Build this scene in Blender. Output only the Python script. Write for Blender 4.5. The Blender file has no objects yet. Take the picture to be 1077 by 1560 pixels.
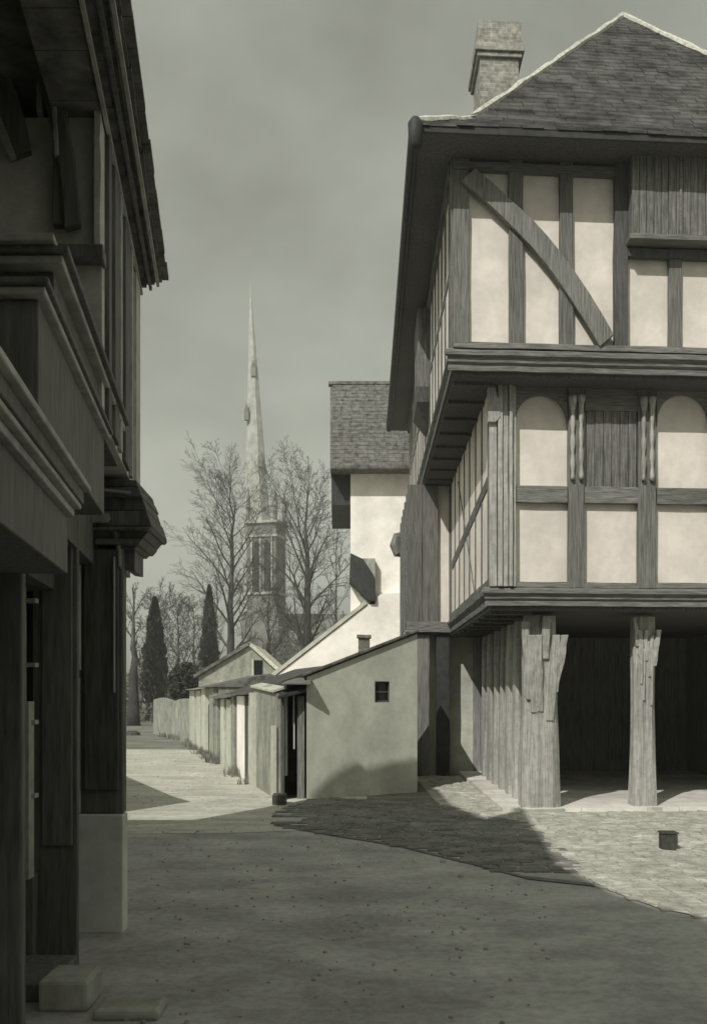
import bpy, math, random
from mathutils import Vector, noise
random.seed(7)
R = math.radians
S = 1.25                      # metres per modelling unit
F, CX, HY, EYE = 1450.0, 538.5, 1055.0, 1.6
scene = bpy.context.scene
COL = scene.collection

# ---------------------------------------------------------------- camera, sky, sun, exposure
cam_d = bpy.data.cameras.new('camera'); cam = bpy.data.objects.new('camera', cam_d); COL.objects.link(cam)
cam.location = (0, 0, EYE*S); cam.rotation_euler = (R(90), 0, 0)
cam_d.sensor_fit = 'VERTICAL'; cam_d.sensor_height = 36; cam_d.lens = 36*F/1560.0
cam_d.shift_y = (HY-780.0)/1560.0; cam_d.clip_start = .05; cam_d.clip_end = 3000
scene.camera = cam

SUN_AZ, SUN_EL = 30.0, 42.0    # degrees left of straight behind the camera, height
w = bpy.data.worlds.new('World'); scene.world = w; w.use_nodes = True
nt = w.node_tree; nt.nodes.clear()
N = nt.nodes.new; L = nt.links.new
out = N('ShaderNodeOutputWorld'); bg = N('ShaderNodeBackground'); bg.inputs['Strength'].default_value = .15
sky = N('ShaderNodeTexSky'); sky.sky_type = 'NISHITA'; sky.sun_disc = False
sky.sun_elevation = R(SUN_EL); sky.sun_rotation = R(180+SUN_AZ); sky.dust_density = 3.0; sky.air_density = 1.0
bw = N('ShaderNodeRGBToBW'); L(sky.outputs[0], bw.inputs[0])
tint = N('ShaderNodeMix'); tint.data_type = 'RGBA'; tint.blend_type = 'MULTIPLY'; tint.inputs[0].default_value = 1
tint.inputs[7].default_value = (1.0, 1.035, .90, 1)
ov = N('ShaderNodeMix'); ov.data_type = 'FLOAT'; ov.inputs[0].default_value = .55   # thin even cloud over the clear sky
L(bw.outputs[0], ov.inputs[2]); ov.inputs[3].default_value = 2.5; L(ov.outputs[0], tint.inputs[6])
tc = N('ShaderNodeTexCoord'); mp = N('ShaderNodeMapping'); mp.inputs['Scale'].default_value = (1, 1, 1.6)
mp.inputs['Location'].default_value = (.3, .1, .25)
L(tc.outputs['Generated'], mp.inputs[0])
cn = N('ShaderNodeTexNoise'); cn.inputs['Scale'].default_value = 4.2; cn.inputs['Detail'].default_value = 6; cn.inputs['Roughness'].default_value = .52
L(mp.outputs[0], cn.inputs['Vector'])
cr = N('ShaderNodeMapRange'); cr.inputs[1].default_value = .3; cr.inputs[2].default_value = .72; cr.inputs[3].default_value = .72; cr.inputs[4].default_value = 1.32
L(cn.outputs[0], cr.inputs[0])
mul = N('ShaderNodeMix'); mul.data_type = 'RGBA'; mul.blend_type = 'MULTIPLY'; mul.inputs[0].default_value = 1
L(tint.outputs[2], mul.inputs[6]); L(cr.outputs[0], mul.inputs[7]); L(mul.outputs[2], bg.inputs[0]); L(bg.outputs[0], out.inputs[0])

sd = bpy.data.lights.new('sun', 'SUN'); sd.energy = 3.95; sd.angle = R(.25); sd.color = (1.0, .96, .92)
sun = bpy.data.objects.new('sun', sd); COL.objects.link(sun)
sv = Vector((-math.sin(R(SUN_AZ))*math.cos(R(SUN_EL)), -math.cos(R(SUN_AZ))*math.cos(R(SUN_EL)), math.sin(R(SUN_EL))))
sun.rotation_euler = sv.to_track_quat('Z', 'Y').to_euler(); sun.location = sv*60
scene.view_settings.view_transform = 'Standard'; scene.view_settings.look = 'None'
scene.view_settings.exposure = 0; scene.view_settings.gamma = 1

# ---------------------------------------------------------------- materials
def mat(name, c1, c2, scale=(1, 1, 1), nscale=4.0, detail=6, rough=.85, bump=.25, fine=None, lo=.35, hi=.68, bdist=.02, extra=None, vary=0, speck=0, slo=.74):
    m = bpy.data.materials.new(name); m.use_nodes = True; t = m.node_tree
    b = t.nodes['Principled BSDF']; b.inputs['Roughness'].default_value = rough
    b.inputs['Specular IOR Level'].default_value = .25
    co = t.nodes.new('ShaderNodeTexCoord'); mpn = t.nodes.new('ShaderNodeMapping'); mpn.inputs['Scale'].default_value = scale
    t.links.new(co.outputs['Object'], mpn.inputs[0])
    n = t.nodes.new('ShaderNodeTexNoise'); n.inputs['Scale'].default_value = nscale; n.inputs['Detail'].default_value = detail
    n.inputs['Roughness'].default_value = .6; t.links.new(mpn.outputs[0], n.inputs['Vector'])
    r = t.nodes.new('ShaderNodeValToRGB'); r.color_ramp.elements[0].position = lo; r.color_ramp.elements[1].position = hi
    r.color_ramp.elements[0].color = (*c1, 1); r.color_ramp.elements[1].color = (*c2, 1)
    t.links.new(n.outputs[0], r.inputs[0]); colr = r.outputs[0]
    # large soft stains
    n2 = t.nodes.new('ShaderNodeTexNoise'); n2.inputs['Scale'].default_value = .9; n2.inputs['Detail'].default_value = 4
    t.links.new(co.outputs['Object'], n2.inputs['Vector'])
    mr = t.nodes.new('ShaderNodeMapRange'); mr.inputs[1].default_value = .3; mr.inputs[2].default_value = .7
    mr.inputs[3].default_value = .84; mr.inputs[4].default_value = 1.1; t.links.new(n2.outputs[0], mr.inputs[0])
    mx = t.nodes.new('ShaderNodeMix'); mx.data_type = 'RGBA'; mx.blend_type = 'MULTIPLY'; mx.inputs[0].default_value = 1
    t.links.new(colr, mx.inputs[6]); t.links.new(mr.outputs[0], mx.inputs[7]); colr = mx.outputs[2]
    if vary:
        oi = t.nodes.new('ShaderNodeObjectInfo'); vr = t.nodes.new('ShaderNodeMapRange'); vr.inputs[3].default_value = 1-vary; vr.inputs[4].default_value = 1+vary
        t.links.new(oi.outputs['Random'], vr.inputs[0]); mv = t.nodes.new('ShaderNodeMix'); mv.data_type = 'RGBA'; mv.blend_type = 'MULTIPLY'; mv.inputs[0].default_value = 1
        t.links.new(colr, mv.inputs[6]); t.links.new(vr.outputs[0], mv.inputs[7]); colr = mv.outputs[2]
        # offset the grain from one timber to the next
        va = t.nodes.new('ShaderNodeVectorMath'); va.operation = 'ADD'; vs = t.nodes.new('ShaderNodeCombineXYZ'); vm_ = t.nodes.new('ShaderNodeMath'); vm_.operation = 'MULTIPLY'; vm_.inputs[1].default_value = 37
        t.links.new(oi.outputs['Random'], vm_.inputs[0]); [t.links.new(vm_.outputs[0], vs.inputs[k]) for k in range(3)]
        t.links.new(mpn.outputs[0], va.inputs[0]); t.links.new(vs.outputs[0], va.inputs[1]); t.links.new(va.outputs[0], n.inputs['Vector'])
    if speck:
        n3 = t.nodes.new('ShaderNodeTexNoise'); n3.inputs['Scale'].default_value = speck; n3.inputs['Detail'].default_value = 5; n3.inputs['Roughness'].default_value = .7
        t.links.new(co.outputs['Object'], n3.inputs['Vector']); m3 = t.nodes.new('ShaderNodeMapRange'); m3.inputs[1].default_value = .32; m3.inputs[2].default_value = .60; m3.inputs[3].default_value = slo; m3.inputs[4].default_value = 1.04
        t.links.new(n3.outputs[0], m3.inputs[0]); x3 = t.nodes.new('ShaderNodeMix'); x3.data_type = 'RGBA'; x3.blend_type = 'MULTIPLY'; x3.inputs[0].default_value = 1
        t.links.new(colr, x3.inputs[6]); t.links.new(m3.outputs[0], x3.inputs[7]); colr = x3.outputs[2]
    h = n.outputs[0]
    if extra: colr, h = extra(t, co, colr, h)
    t.links.new(colr, b.inputs['Base Color'])
    if bump:
        bn = t.nodes.new('ShaderNodeBump'); bn.inputs['Strength'].default_value = bump; bn.inputs['Distance'].default_value = bdist
        t.links.new(h, bn.inputs['Height']); t.links.new(bn.outputs[0], b.inputs['Normal'])
    return m
def g(v, wm=1.0): return (v, v*.985, v*.88*wm)
def bricks(bs=1.0, w=.24, hgt=.075, mortar=1.25, vec=None, dark=.9):
    def f(t, co, colr, h):
        br = t.nodes.new('ShaderNodeTexBrick'); br.inputs['Scale'].default_value = bs
        br.inputs['Brick Width'].default_value = w; br.inputs['Row Height'].default_value = hgt
        br.inputs['Mortar Size'].default_value = .008; br.inputs['Mortar Smooth'].default_value = .3
        br.inputs['Color1'].default_value = (1, 1, 1, 1); br.inputs['Color2'].default_value = (.72, .72, .72, 1)
        br.inputs['Mortar'].default_value = (mortar*dark, mortar*dark, mortar*dark, 1)
        sp = t.nodes.new('ShaderNodeSeparateXYZ'); cb = t.nodes.new('ShaderNodeCombineXYZ'); ad = t.nodes.new('ShaderNodeMath')
        t.links.new(co.outputs['Object'], sp.inputs[0]); t.links.new(sp.outputs[0], ad.inputs[0]); t.links.new(sp.outputs[1], ad.inputs[1])
        if vec == 'xy':
            t.links.new(sp.outputs[0], cb.inputs[0]); t.links.new(sp.outputs[1], cb.inputs[1])
        else:
            t.links.new(ad.outputs[0], cb.inputs[0]); t.links.new(sp.outputs[2], cb.inputs[1])
        # wobble the joints
        nz = t.nodes.new('ShaderNodeTexNoise'); nz.inputs['Scale'].default_value = 3; t.links.new(cb.outputs[0], nz.inputs['Vector'])
        ml = t.nodes.new('ShaderNodeMix'); ml.data_type = 'RGBA'; ml.blend_type = 'LINEAR_LIGHT'; ml.inputs[0].default_value = .03
        t.links.new(cb.outputs[0], ml.inputs[6]); t.links.new(nz.outputs['Color'], ml.inputs[7])
        t.links.new(ml.outputs[2], br.inputs['Vector'])
        mx = t.nodes.new('ShaderNodeMix'); mx.data_type = 'RGBA'; mx.blend_type = 'MULTIPLY'; mx.inputs[0].default_value = 1
        t.links.new(colr, mx.inputs[6]); t.links.new(br.outputs['Color'], mx.inputs[7])
        mh = t.nodes.new('ShaderNodeMath'); mh.operation = 'SUBTRACT'
        t.links.new(h, mh.inputs[0]); t.links.new(br.outputs['Fac'], mh.inputs[1])
        return mx.outputs[2], mh.outputs[0]
    return f
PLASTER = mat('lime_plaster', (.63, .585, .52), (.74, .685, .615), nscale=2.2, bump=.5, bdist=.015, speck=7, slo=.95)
WHITE = mat('whitewash', (.82, .785, .71), (.90, .865, .79), nscale=1.6, bump=.3, speck=5, slo=.95)
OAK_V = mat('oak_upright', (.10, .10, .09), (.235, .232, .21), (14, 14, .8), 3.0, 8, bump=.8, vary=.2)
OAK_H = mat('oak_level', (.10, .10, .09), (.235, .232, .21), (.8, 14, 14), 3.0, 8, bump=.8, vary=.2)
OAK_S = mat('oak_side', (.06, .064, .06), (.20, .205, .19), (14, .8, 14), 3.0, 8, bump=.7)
OAK_L = mat('weathered_pillar', (.24, .24, .22), (.47, .465, .425), (16, 16, .7), 3.0, 9, bump=.8, lo=.3, hi=.66, vary=.12, speck=9)
OAK_D = mat('dark_oak', (.06, .06, .056), (.12, .118, .11), (10, 10, 1), 3.0, 6, bump=.4)
BLACK = mat('black_paint', (.03, .032, .032), (.055, .056, .053), nscale=6, rough=.6)
BOARD = mat('grey_boarding', (.17, .17, .16), (.33, .325, .31), (10, 10, 1), 3.0, 6, bump=.4)
SHUT = mat('shutter_boards', (.085, .085, .078), (.25, .245, .225), (12, 12, .6), 3.5, 8, bump=.7, vary=.12, speck=9)
TILE = mat('stone_tile', (.032, .032, .03), (.115, .115, .107), nscale=2.6, detail=9, bump=.6)
TILE2 = mat('clay_tile', (.07, .07, .064), (.21, .205, .185), nscale=5, detail=8, bump=.5)
MORTAR = mat('mortar_ridge', (.38, .38, .33), (.70, .70, .60), nscale=14, bump=.5)
BRICK = mat('brick', (.22, .22, .19), (.42, .41, .35), nscale=9, extra=bricks(1, .23, .085), speck=8)
RENDER = mat('grey_render', (.50, .51, .43), (.60, .61, .52), nscale=1.7, bump=.3, speck=6, slo=.90)
RENDER2 = mat('pale_render', (.42, .43, .36), (.56, .57, .47), nscale=2.5, bump=.4, speck=8, slo=.90)
RENDER3 = mat('mid_render', (.22, .225, .19), (.40, .40, .34), (1, 1, .5), nscale=3.0, bump=.5, speck=8)
STONE = mat('tower_stone', (.13, .13, .115), (.24, .24, .21), nscale=1.2, detail=9, bump=.3)
SPIRE = mat('spire_stone', (.32, .33, .285), (.46, .47, .41), nscale=.8, detail=6, bump=.2)
STEP = mat('step_stone', (.28, .28, .24), (.42, .42, .37), nscale=5, bump=.4)
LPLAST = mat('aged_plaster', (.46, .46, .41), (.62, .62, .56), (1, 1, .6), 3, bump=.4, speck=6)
LRISER = mat('painted_riser', (.50, .505, .45), (.62, .625, .56), nscale=5, bump=.3)
LWOOD = mat('painted_shop_wood', (.085, .085, .078), (.16, .16, .147), (8, 8, 1), 3, 6, bump=.35, rough=.6)
LEDGE = mat('moulding_paint', (.27, .27, .245), (.42, .42, .38), nscale=7, rough=.6, bump=.3)
BARK = mat('bark', (.03, .03, .027), (.07, .07, .063), nscale=3, bump=.4)
TWIG = mat('twig_bark', (.05, .05, .044), (.12, .12, .105), nscale=3, bump=0)
LEAF = mat('evergreen_leaf', (.025, .028, .022), (.075, .08, .06), nscale=3, bump=0)
SCRUB = mat('winter_leaf', (.06, .062, .05), (.26, .265, .22), nscale=1.2, bump=0)
GLASS = mat('dark_glass', (.012, .012, .012), (.02, .02, .02), nscale=1, bump=0, rough=.08)
GLASS.node_tree.nodes['Principled BSDF'].inputs['Specular IOR Level'].default_value = .5
IRON = mat('iron', (.04, .04, .036), (.08, .08, .07), nscale=14, rough=.6)

def cob(t, co, colr, h):
    mp_ = t.nodes.new('ShaderNodeMapping'); mp_.inputs['Scale'].default_value = (3.2, 6.2, 1); mp_.inputs['Rotation'].default_value = (0, 0, R(-5))
    t.links.new(co.outputs['Object'], mp_.inputs[0])
    v = t.nodes.new('ShaderNodeTexVoronoi'); v.inputs['Scale'].default_value = 1.1; v.feature = 'DISTANCE_TO_EDGE'
    t.links.new(mp_.outputs[0], v.inputs['Vector'])
    mr = t.nodes.new('ShaderNodeMapRange'); mr.inputs[1].default_value = 0; mr.inputs[2].default_value = .16
    mr.inputs[3].default_value = .62; mr.inputs[4].default_value = 1.05
    t.links.new(v.outputs['Distance'], mr.inputs[0])
    mx = t.nodes.new('ShaderNodeMix'); mx.data_type = 'RGBA'; mx.blend_type = 'MULTIPLY'; mx.inputs[0].default_value = 1
    t.links.new(colr, mx.inputs[6]); t.links.new(mr.outputs[0], mx.inputs[7])
    a = t.nodes.new('ShaderNodeMath'); a.operation = 'ADD'; t.links.new(mr.outputs[0], a.inputs[0]); t.links.new(h, a.inputs[1])
    return mx.outputs[2], a.outputs[0]
COBBLE = mat('cobbles', (.33, .335, .27), (.62, .61, .52), (.6, 1.6, 1), nscale=1.8, detail=8, bump=.7, bdist=.03, extra=cob)
ROAD = mat('road_dirt', (.30, .30, .28), (.49, .485, .45), (.8, 1.2, 1), nscale=1.3, detail=14, bump=.9, bdist=.035, speck=11)
LANE = mat('lane_dirt', (.38, .385, .32), (.60, .595, .51), (.5, 1.7, 1), nscale=1.4, detail=12, bump=.6, bdist=.03, speck=7)
EARTH = mat('earth_and_grass', (.13, .135, .11), (.27, .275, .23), (1, 1.6, 1), nscale=.7, detail=10, bump=.5, bdist=.05, speck=3)
FLOORM = mat('flagstones', (.62, .60, .54), (.80, .78, .70), nscale=3, bump=.3, extra=bricks(1, 1.1, .7, .7, 'xy'))

# ---------------------------------------------------------------- mesh helpers
ORG = {}
def tag(o, label=None, cat=None, group=None, kind=None):
    for k, v in (('label', label), ('category', cat), ('group', group), ('kind', kind)):
        if v: o[k] = v
    return o
def thing(name, loc, label, cat, group=None):
    o = bpy.data.objects.new(name, None); COL.objects.link(o); o.empty_display_size = .3
    o.location = Vector(loc)*S; ORG[o.name] = Vector(loc); return tag(o, label, cat, group)
class MB:
    def __init__(s, fn=None): s.v, s.f, s.fn = [], [], fn
    def add(s, pts, faces):
        b = len(s.v)
        s.v += [tuple(s.fn(*p)) if s.fn else tuple(p) for p in pts]
        s.f += [tuple(b+i for i in f) for f in faces]
    def box(s, x0, x1, y0, y1, z0, z1):
        s.add([(x0,y0,z0),(x1,y0,z0),(x1,y1,z0),(x0,y1,z0),(x0,y0,z1),(x1,y0,z1),(x1,y1,z1),(x0,y1,z1)],
              [(0,3,2,1),(4,5,6,7),(0,1,5,4),(1,2,6,5),(2,3,7,6),(3,0,4,7)])
        return s
    def ring(s, rings, cap=True):
        n = len(rings[0]); pts = [p for r in rings for p in r]; fs = []
        for i in range(len(rings)-1):
            for j in range(n):
                a, b = i*n+j, i*n+(j+1) % n; fs.append((a, b, b+n, a+n))
        if cap: fs += [tuple(range(n-1, -1, -1)), tuple(range((len(rings)-1)*n, len(rings)*n))]
        s.add(pts, fs); return s
    def prism(s, poly, off):           # poly: 3-D outline, extruded by off
        off = Vector(off); return s.ring([[tuple(p) for p in poly], [tuple(Vector(p)+off) for p in poly]])
    def timber(s, p0, p1, a, b, n=None, j=.007, bend=None):
        # squared, slightly uneven timber from p0 to p1; a, b = half-section vectors
        p0, p1, a, b = map(Vector, (p0, p1, a, b)); ln = (p1-p0).length
        n = n or max(2, int(ln/.35)); rings = []
        for i in range(n+1):
            t = i/n; c = p0.lerp(p1, t)
            if bend: c = c+Vector(bend)*math.sin(math.pi*t)
            rr = []
            for sa, sb in ((-1,-1),(1,-1),(1,1),(-1,1)):
                q = c+a*sa+b*sb
                e = 0 if i in (0, n) else 1
                q += a.normalized()*random.uniform(-j, j)*e+b.normalized()*random.uniform(-j, j)*.3*e
                rr.append(tuple(q))
            rings.append(rr)
        return s.ring(rings)
    def tube(s, pts, rad, n=8, cap=True):
        rings = []
        for i, p in enumerate(pts):
            p = Vector(p); d = (Vector(pts[min(i+1, len(pts)-1)])-Vector(pts[max(i-1, 0)])).normalized()
            u = d.orthogonal().normalized(); v = d.cross(u); r = rad[i] if isinstance(rad, (list, tuple)) else rad
            rings.append([tuple(p+(u*math.cos(2*math.pi*k/n)+v*math.sin(2*math.pi*k/n))*r) for k in range(n)])
        return s.ring(rings, cap)
    def lathe(s, cx, cy, prof, n=12, rot=0):
        return s.ring([[(cx+r*math.cos(rot+2*math.pi*k/n), cy+r*math.sin(rot+2*math.pi*k/n), z) for k in range(n)] for r, z in prof])
    def build(s, name, m, parent=None, bevel=0, smooth=False):
        me = bpy.data.meshes.new(name)
        o = bpy.data.objects.new(name, me); COL.objects.link(o)
        org = ORG.get(parent.name, Vector()) if parent else None
        if org is None:
            org = Vector((sum(p[0] for p in s.v)/len(s.v), sum(p[1] for p in s.v)/len(s.v), min(p[2] for p in s.v)))
            o.location = org*S
        ORG[o.name] = org
        me.from_pydata([tuple((Vector(p)-org)*S) for p in s.v], [], s.f); me.materials.append(m)
        import bmesh
        bm = bmesh.new(); bm.from_mesh(me); bmesh.ops.recalc_face_normals(bm, faces=bm.faces); bm.to_mesh(me); bm.free()
        if parent: o.parent = parent
        if bevel:
            md = o.modifiers.new('bevel', 'BEVEL'); md.width = bevel*S; md.segments = 2; md.limit_method = 'ANGLE'
        if smooth:
            for p in me.polygons: p.use_smooth = True
        return o
def at(px, py, Y): return Vector(((px-CX)/F*Y, Y, EYE+(HY-py)*Y/F))
def gy(py): return EYE*F/(py-HY)
def gp(px, py, z=0): Y = gy(py); return Vector(((px-CX)/F*Y, Y, z))

# ---------------------------------------------------------------- ground
def sheet(name, outline, z, m, nseg=0):
    mb = MB(); mb.add([(x, y, z) for x, y in outline], [tuple(range(len(outline)))])
    return tag(mb.build(name, m), kind='structure')
sheet('ground', [(-280, -60), (280, -60), (280, 400), (-280, 400)], 0, EARTH)
sheet('road', [(-30, -40), (30, -40), (30, 9.2), (1.9, 10.9), (1.5, 13.5), (-.2, 14.3), (-30, 14.3)], .004, ROAD)
sheet('lane', [(-30, 9), (-1.3, 10.8), (0.2, 11.2), (.2, 14.6), (-1, 14.4), (-4.2, 26.5), (-30, 29)], .008, LANE)
sheet('pavement', [(1.2, 13.6), (1.6, 12.4), (2.0, 11.8), (2.14, 10.6), (1.95, 8.75), (2.05, 7.65), (2.25, 7.0), (2.5, 6.7), (3.2, 6.3), (30, 5.0), (30, 30), (3.0, 30), (1.0, 30)], .013, COBBLE)
def inside(x, y, poly):
    c = False; j = len(poly)-1
    for i in range(len(poly)):
        if (poly[i][1] > y) != (poly[j][1] > y) and x < (poly[j][0]-poly[i][0])*(y-poly[i][1])/(poly[j][1]-poly[i][1])+poly[i][0]: c = not c
        j = i
    return c
def setts(name, poly, x0, x1, y0, y1, m, lx, ly, z, seed, hh=.02, slope=.0, avoid=None):
    rnd = random.Random(seed); mb = MB(); y = y0; row = 0
    while y < y1:
        dy = ly*rnd.uniform(.85, 1.15); x = x0+rnd.uniform(-lx, 0)
        while x < x1:
            dx = lx*rnd.uniform(.6, 1.35); cx_, cy_ = x+dx/2, y+dy/2+slope*(x-x0)+.05*math.sin(x*1.3+1)
            if inside(cx_, cy_, poly) and not (avoid and avoid(cx_, cy_)):
                a, b = dx/2-.008, dy/2-.007; h_ = hh*rnd.uniform(.6, 1.25); tx, ty = rnd.uniform(-.006, .006), rnd.uniform(-.006, .006); ip = .72
                bt = [(cx_-a, cy_-b), (cx_+a, cy_-b), (cx_+a, cy_+b), (cx_-a, cy_+b)]; bt = [(p+rnd.uniform(-.006, .006), q_+rnd.uniform(-.006, .006)) for p, q_ in bt]
                pts_ = [(p, q_, z-.004) for p, q_ in bt]+[(p, q_, z+h_*.55) for p, q_ in bt]+[(cx_+(p-cx_)*ip, cy_+(q_-cy_)*ip, z+h_+(tx if p > cx_ else -tx)+(ty if q_ > cy_ else -ty)) for p, q_ in bt]
                fs = [(8, 9, 10, 11)]+[(k, (k+1) % 4, 4+(k+1) % 4, 4+k) for k in range(4)]+[(4+k, 4+(k+1) % 4, 8+(k+1) % 4, 8+k) for k in range(4)]
                mb.add(pts_, fs)
            x += dx
        y += dy; row += 1
    return tag(mb.build(name, m, None), kind='structure')
PAVE = [(1.2, 13.6), (1.6, 12.4), (2.0, 11.8), (2.14, 10.6), (1.95, 8.75), (2.05, 7.65), (2.25, 7.0), (2.5, 6.7), (3.2, 6.3), (30, 5.0), (30, 30), (3.0, 30), (1.0, 30)]
SETT = mat('sett_stone', (.29, .295, .25), (.52, .515, .445), nscale=3.2, detail=8, bump=.5, speck=10)
setts('cobbled_pavement', PAVE, 1.2, 6.4, 6.2, 12.52, SETT, .19, .105, .012, 3, hh=.015, slope=.03)
setts('cobbled_pavement', [(1.35, 18), (1.35, 13.2), (1.6, 12.4), (2.02, 11.9), (1.9, 18)], 1.3, 2.05, 11.9, 18, SETT, .19, .11, .012, 4, hh=.015)
# stone margin by the market house, cast shade painted into its tone and outline, with a worn channel at its edge
VERGE_SHADE = mat('margin_stones', (.12, .12, .108), (.27, .27, .245), (1, 1.5, 1), nscale=1.6, detail=12, bump=.8, bdist=.03, speck=9)
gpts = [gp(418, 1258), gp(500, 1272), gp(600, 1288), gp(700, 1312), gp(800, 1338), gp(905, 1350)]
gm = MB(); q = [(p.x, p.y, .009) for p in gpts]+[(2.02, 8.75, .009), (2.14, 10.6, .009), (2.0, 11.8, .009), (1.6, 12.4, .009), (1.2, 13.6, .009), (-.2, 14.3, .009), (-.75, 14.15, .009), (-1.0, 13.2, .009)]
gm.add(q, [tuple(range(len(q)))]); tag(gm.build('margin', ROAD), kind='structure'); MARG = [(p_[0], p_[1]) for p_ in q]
setts('margin_cobbles', MARG, -1.2, 2.4, 8.6, 14.4, VERGE_SHADE, .24, .14, .011, 8, hh=.016, slope=-.08, avoid=lambda x, y: random.random() > (x+1.15)/.7+.1)
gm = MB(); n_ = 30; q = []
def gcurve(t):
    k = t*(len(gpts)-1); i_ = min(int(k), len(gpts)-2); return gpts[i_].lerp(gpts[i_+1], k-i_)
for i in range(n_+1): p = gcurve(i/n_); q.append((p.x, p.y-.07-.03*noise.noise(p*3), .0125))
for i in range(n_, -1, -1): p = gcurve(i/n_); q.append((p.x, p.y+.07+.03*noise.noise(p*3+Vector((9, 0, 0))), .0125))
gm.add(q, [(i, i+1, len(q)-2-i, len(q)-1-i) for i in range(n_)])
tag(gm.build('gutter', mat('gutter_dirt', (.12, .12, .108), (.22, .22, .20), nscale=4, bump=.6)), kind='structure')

# ---------------------------------------------------------------- market house
TH = R(4)
def M(u, v, z): return (1.23+u*math.cos(TH)+v*.0133, 11.75+u*math.sin(TH)+v, z)
def U(px, v):
    k = (px-CX)/F; return (k*(11.75+v)-1.23-.0133*v)/(math.cos(TH)-math.sin(TH)*k)
def Z(py, px, v): return EYE+(HY-py)*M(U(px, v), v, 0)[1]/F
hall = thing('market_house', M(.9, .85, 0), 'tall timber framed building raised on oak pillars with white panels and hipped stone tile roof', 'building')
W_, D_ = 5.83, 12.0          # top storey width, depth
zE, zJ1, zJ1b, zJ2, zJ2b = 8.20, 5.85, 5.58, 2.96, 2.72
# plaster cores of the two upper storeys
MB(M).box(.005, W_-.06, .06, D_-.06, zJ1b+.1, zE).build('wall', PLASTER, hall)
MB(M).box(.524, W_-.57, .52, D_-.5, zJ2b+.1, zJ1b-.01).build('wall', PLASTER, hall)
# soffits under the jetties and eaves
def joists(z, u0, u1, v0, v1, side, name='joist'):
    pass
MB(M).box(.02, W_-.02, .04, D_, zJ1b-.05, zJ1b+.08).build('jetty_soffit', OAK_D, hall)
MB(M).box(.53, W_-.53, .49, D_-.4, zJ2b-.05, zJ2b+.08).build('jetty_soffit', OAK_D, hall)
# bressumers (moulded) front and side
def bress(v, u0, u1, z0, z1, name):
    h = z1-z0
    prof = [(0, z0), (-.05, z0), (-.05, z0+.22*h), (-.02, z0+.27*h), (-.055, z0+.38*h), (-.055, z0+.58*h), (-.10, z0+.66*h), (-.10, z0+.86*h), (-.04, z1), (0, z1)]
    m = MB(M); n = 16
    rings = []
    for i in range(n+1):
        t = i/n; u = u0+(u1-u0)*t; dz = random.uniform(-.004, .004)
        rings.append([(u+(p[0] if i == 0 else 0), v+p[0]+.04, p[1]+dz) for p in prof])
    m.ring(rings); return m.build(name, OAK_H, hall)
bress(0, -.02, W_, zJ1b, zJ1, 'bressumer'); bress(.45, .50, W_-.5, zJ2b, zJ2, 'bressumer')
def bress_side(u, v0, v1, z0, z1):
    h = z1-z0; prof = [(0, z0), (-.05, z0), (-.05, z0+.3*h), (-.03, z0+.4*h), (-.09, z0+.66*h), (-.09, z0+.86*h), (0, z1)]
    m = MB(M); n = 14
    m.ring([[(u+p[0]+.03, v0+(v1-v0)*i/n, p[1]) for p in prof] for i in range(n+1)]); return m.build('bressumer', OAK_S, hall)
bress_side(0, .05, D_, zJ1b, zJ1); bress_side(.52, .5, 6.2, zJ2b, zJ2)
# --- top storey front, v = 0 plane
def fstud(px0, px1, z0, z1, v, m=OAK_V, proud=.0, name='stud', j=.008):
    u0, u1 = U(px0, v), U(px1, v); c = (u0+u1)/2
    return MB(M).timber((c, v+.04-proud, z0), (c, v+.04-proud, z1), ((u1-u0)/2, 0, 0), (0, .05, 0), j=j).build(name, m, hall, bevel=.008)
for a, b in ((690, 714), (775, 797), (852, 873), (1018, 1038)): fstud(a, b, zJ1-.01, zE, 0)
fstud(935, 955, zJ1-.01, zE, 0, proud=.03, m=OAK_D)
for px in (1110, 1160, 1210, 1262, 1310): fstud(px, px+20, zJ1-.01, zE, 0)
MB(M).timber((0, .02, zE-.1), (W_, .02, zE-.1), (0, 0, .05), (0, .05, 0)).build('wall_plate', OAK_H, hall)
MB(M).timber((0, .0, zJ1+.035), (W_, .0, zJ1+.035), (0, 0, .035), (0, .045, 0)).build('sill_beam', OAK_H, hall)
p0 = Vector((U(712, 0), -.03, Z(270, 712, 0))); p1 = Vector((U(922, 0), -.03, Z(522, 922, 0)))
dv = (p1-p0).normalized(); nv = Vector((-dv.z, 0, dv.x))
MB(M).timber(p0, p1, nv*.12, (0, .045, 0), n=9, bend=nv*.15).build('curved_brace', OAK_V, hall, bevel=.01)
# shuttered box window at the right of the top storey
u0, u1 = U(955, 0), U(1120, 0); zt, zb = Z(232, 1000, 0), Z(372, 1000, 0)
sh = MB(M)
nb = 15
for i in range(nb):
    a = u0+(u1-u0)*i/nb; sh.box(a+.004, u0+(u1-u0)*(i+1)/nb-.004, -.20+random.uniform(-.006, .006), -.17, zb+.02, zt-.02)
sh.box(u0, u1, -.169, 0.0, zb+.02, zt-.02)
so = sh.build('shutter', SHUT, hall)
fr = MB(M); fr.box(u0-.03, u1+.03, -.24, -.0, zb-.05, zb+.018); fr.box(u0-.03, u1+.03, -.23, .0, zt-.018, zt+.05)
fr.box((u0+u1)/2-.02-.08, (u0+u1)/2+.01-.08, -.225, -.202, zb+.02, zt-.02)
fr.build('shutter_frame', OAK_H, so, bevel=.006)
# rail under the shutter
MB(M).timber((u0, .0, zb-.13), (u1, .0, zb-.13), (0, 0, .05), (0, .05, 0)).build('rail', OAK_D, hall)
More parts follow.
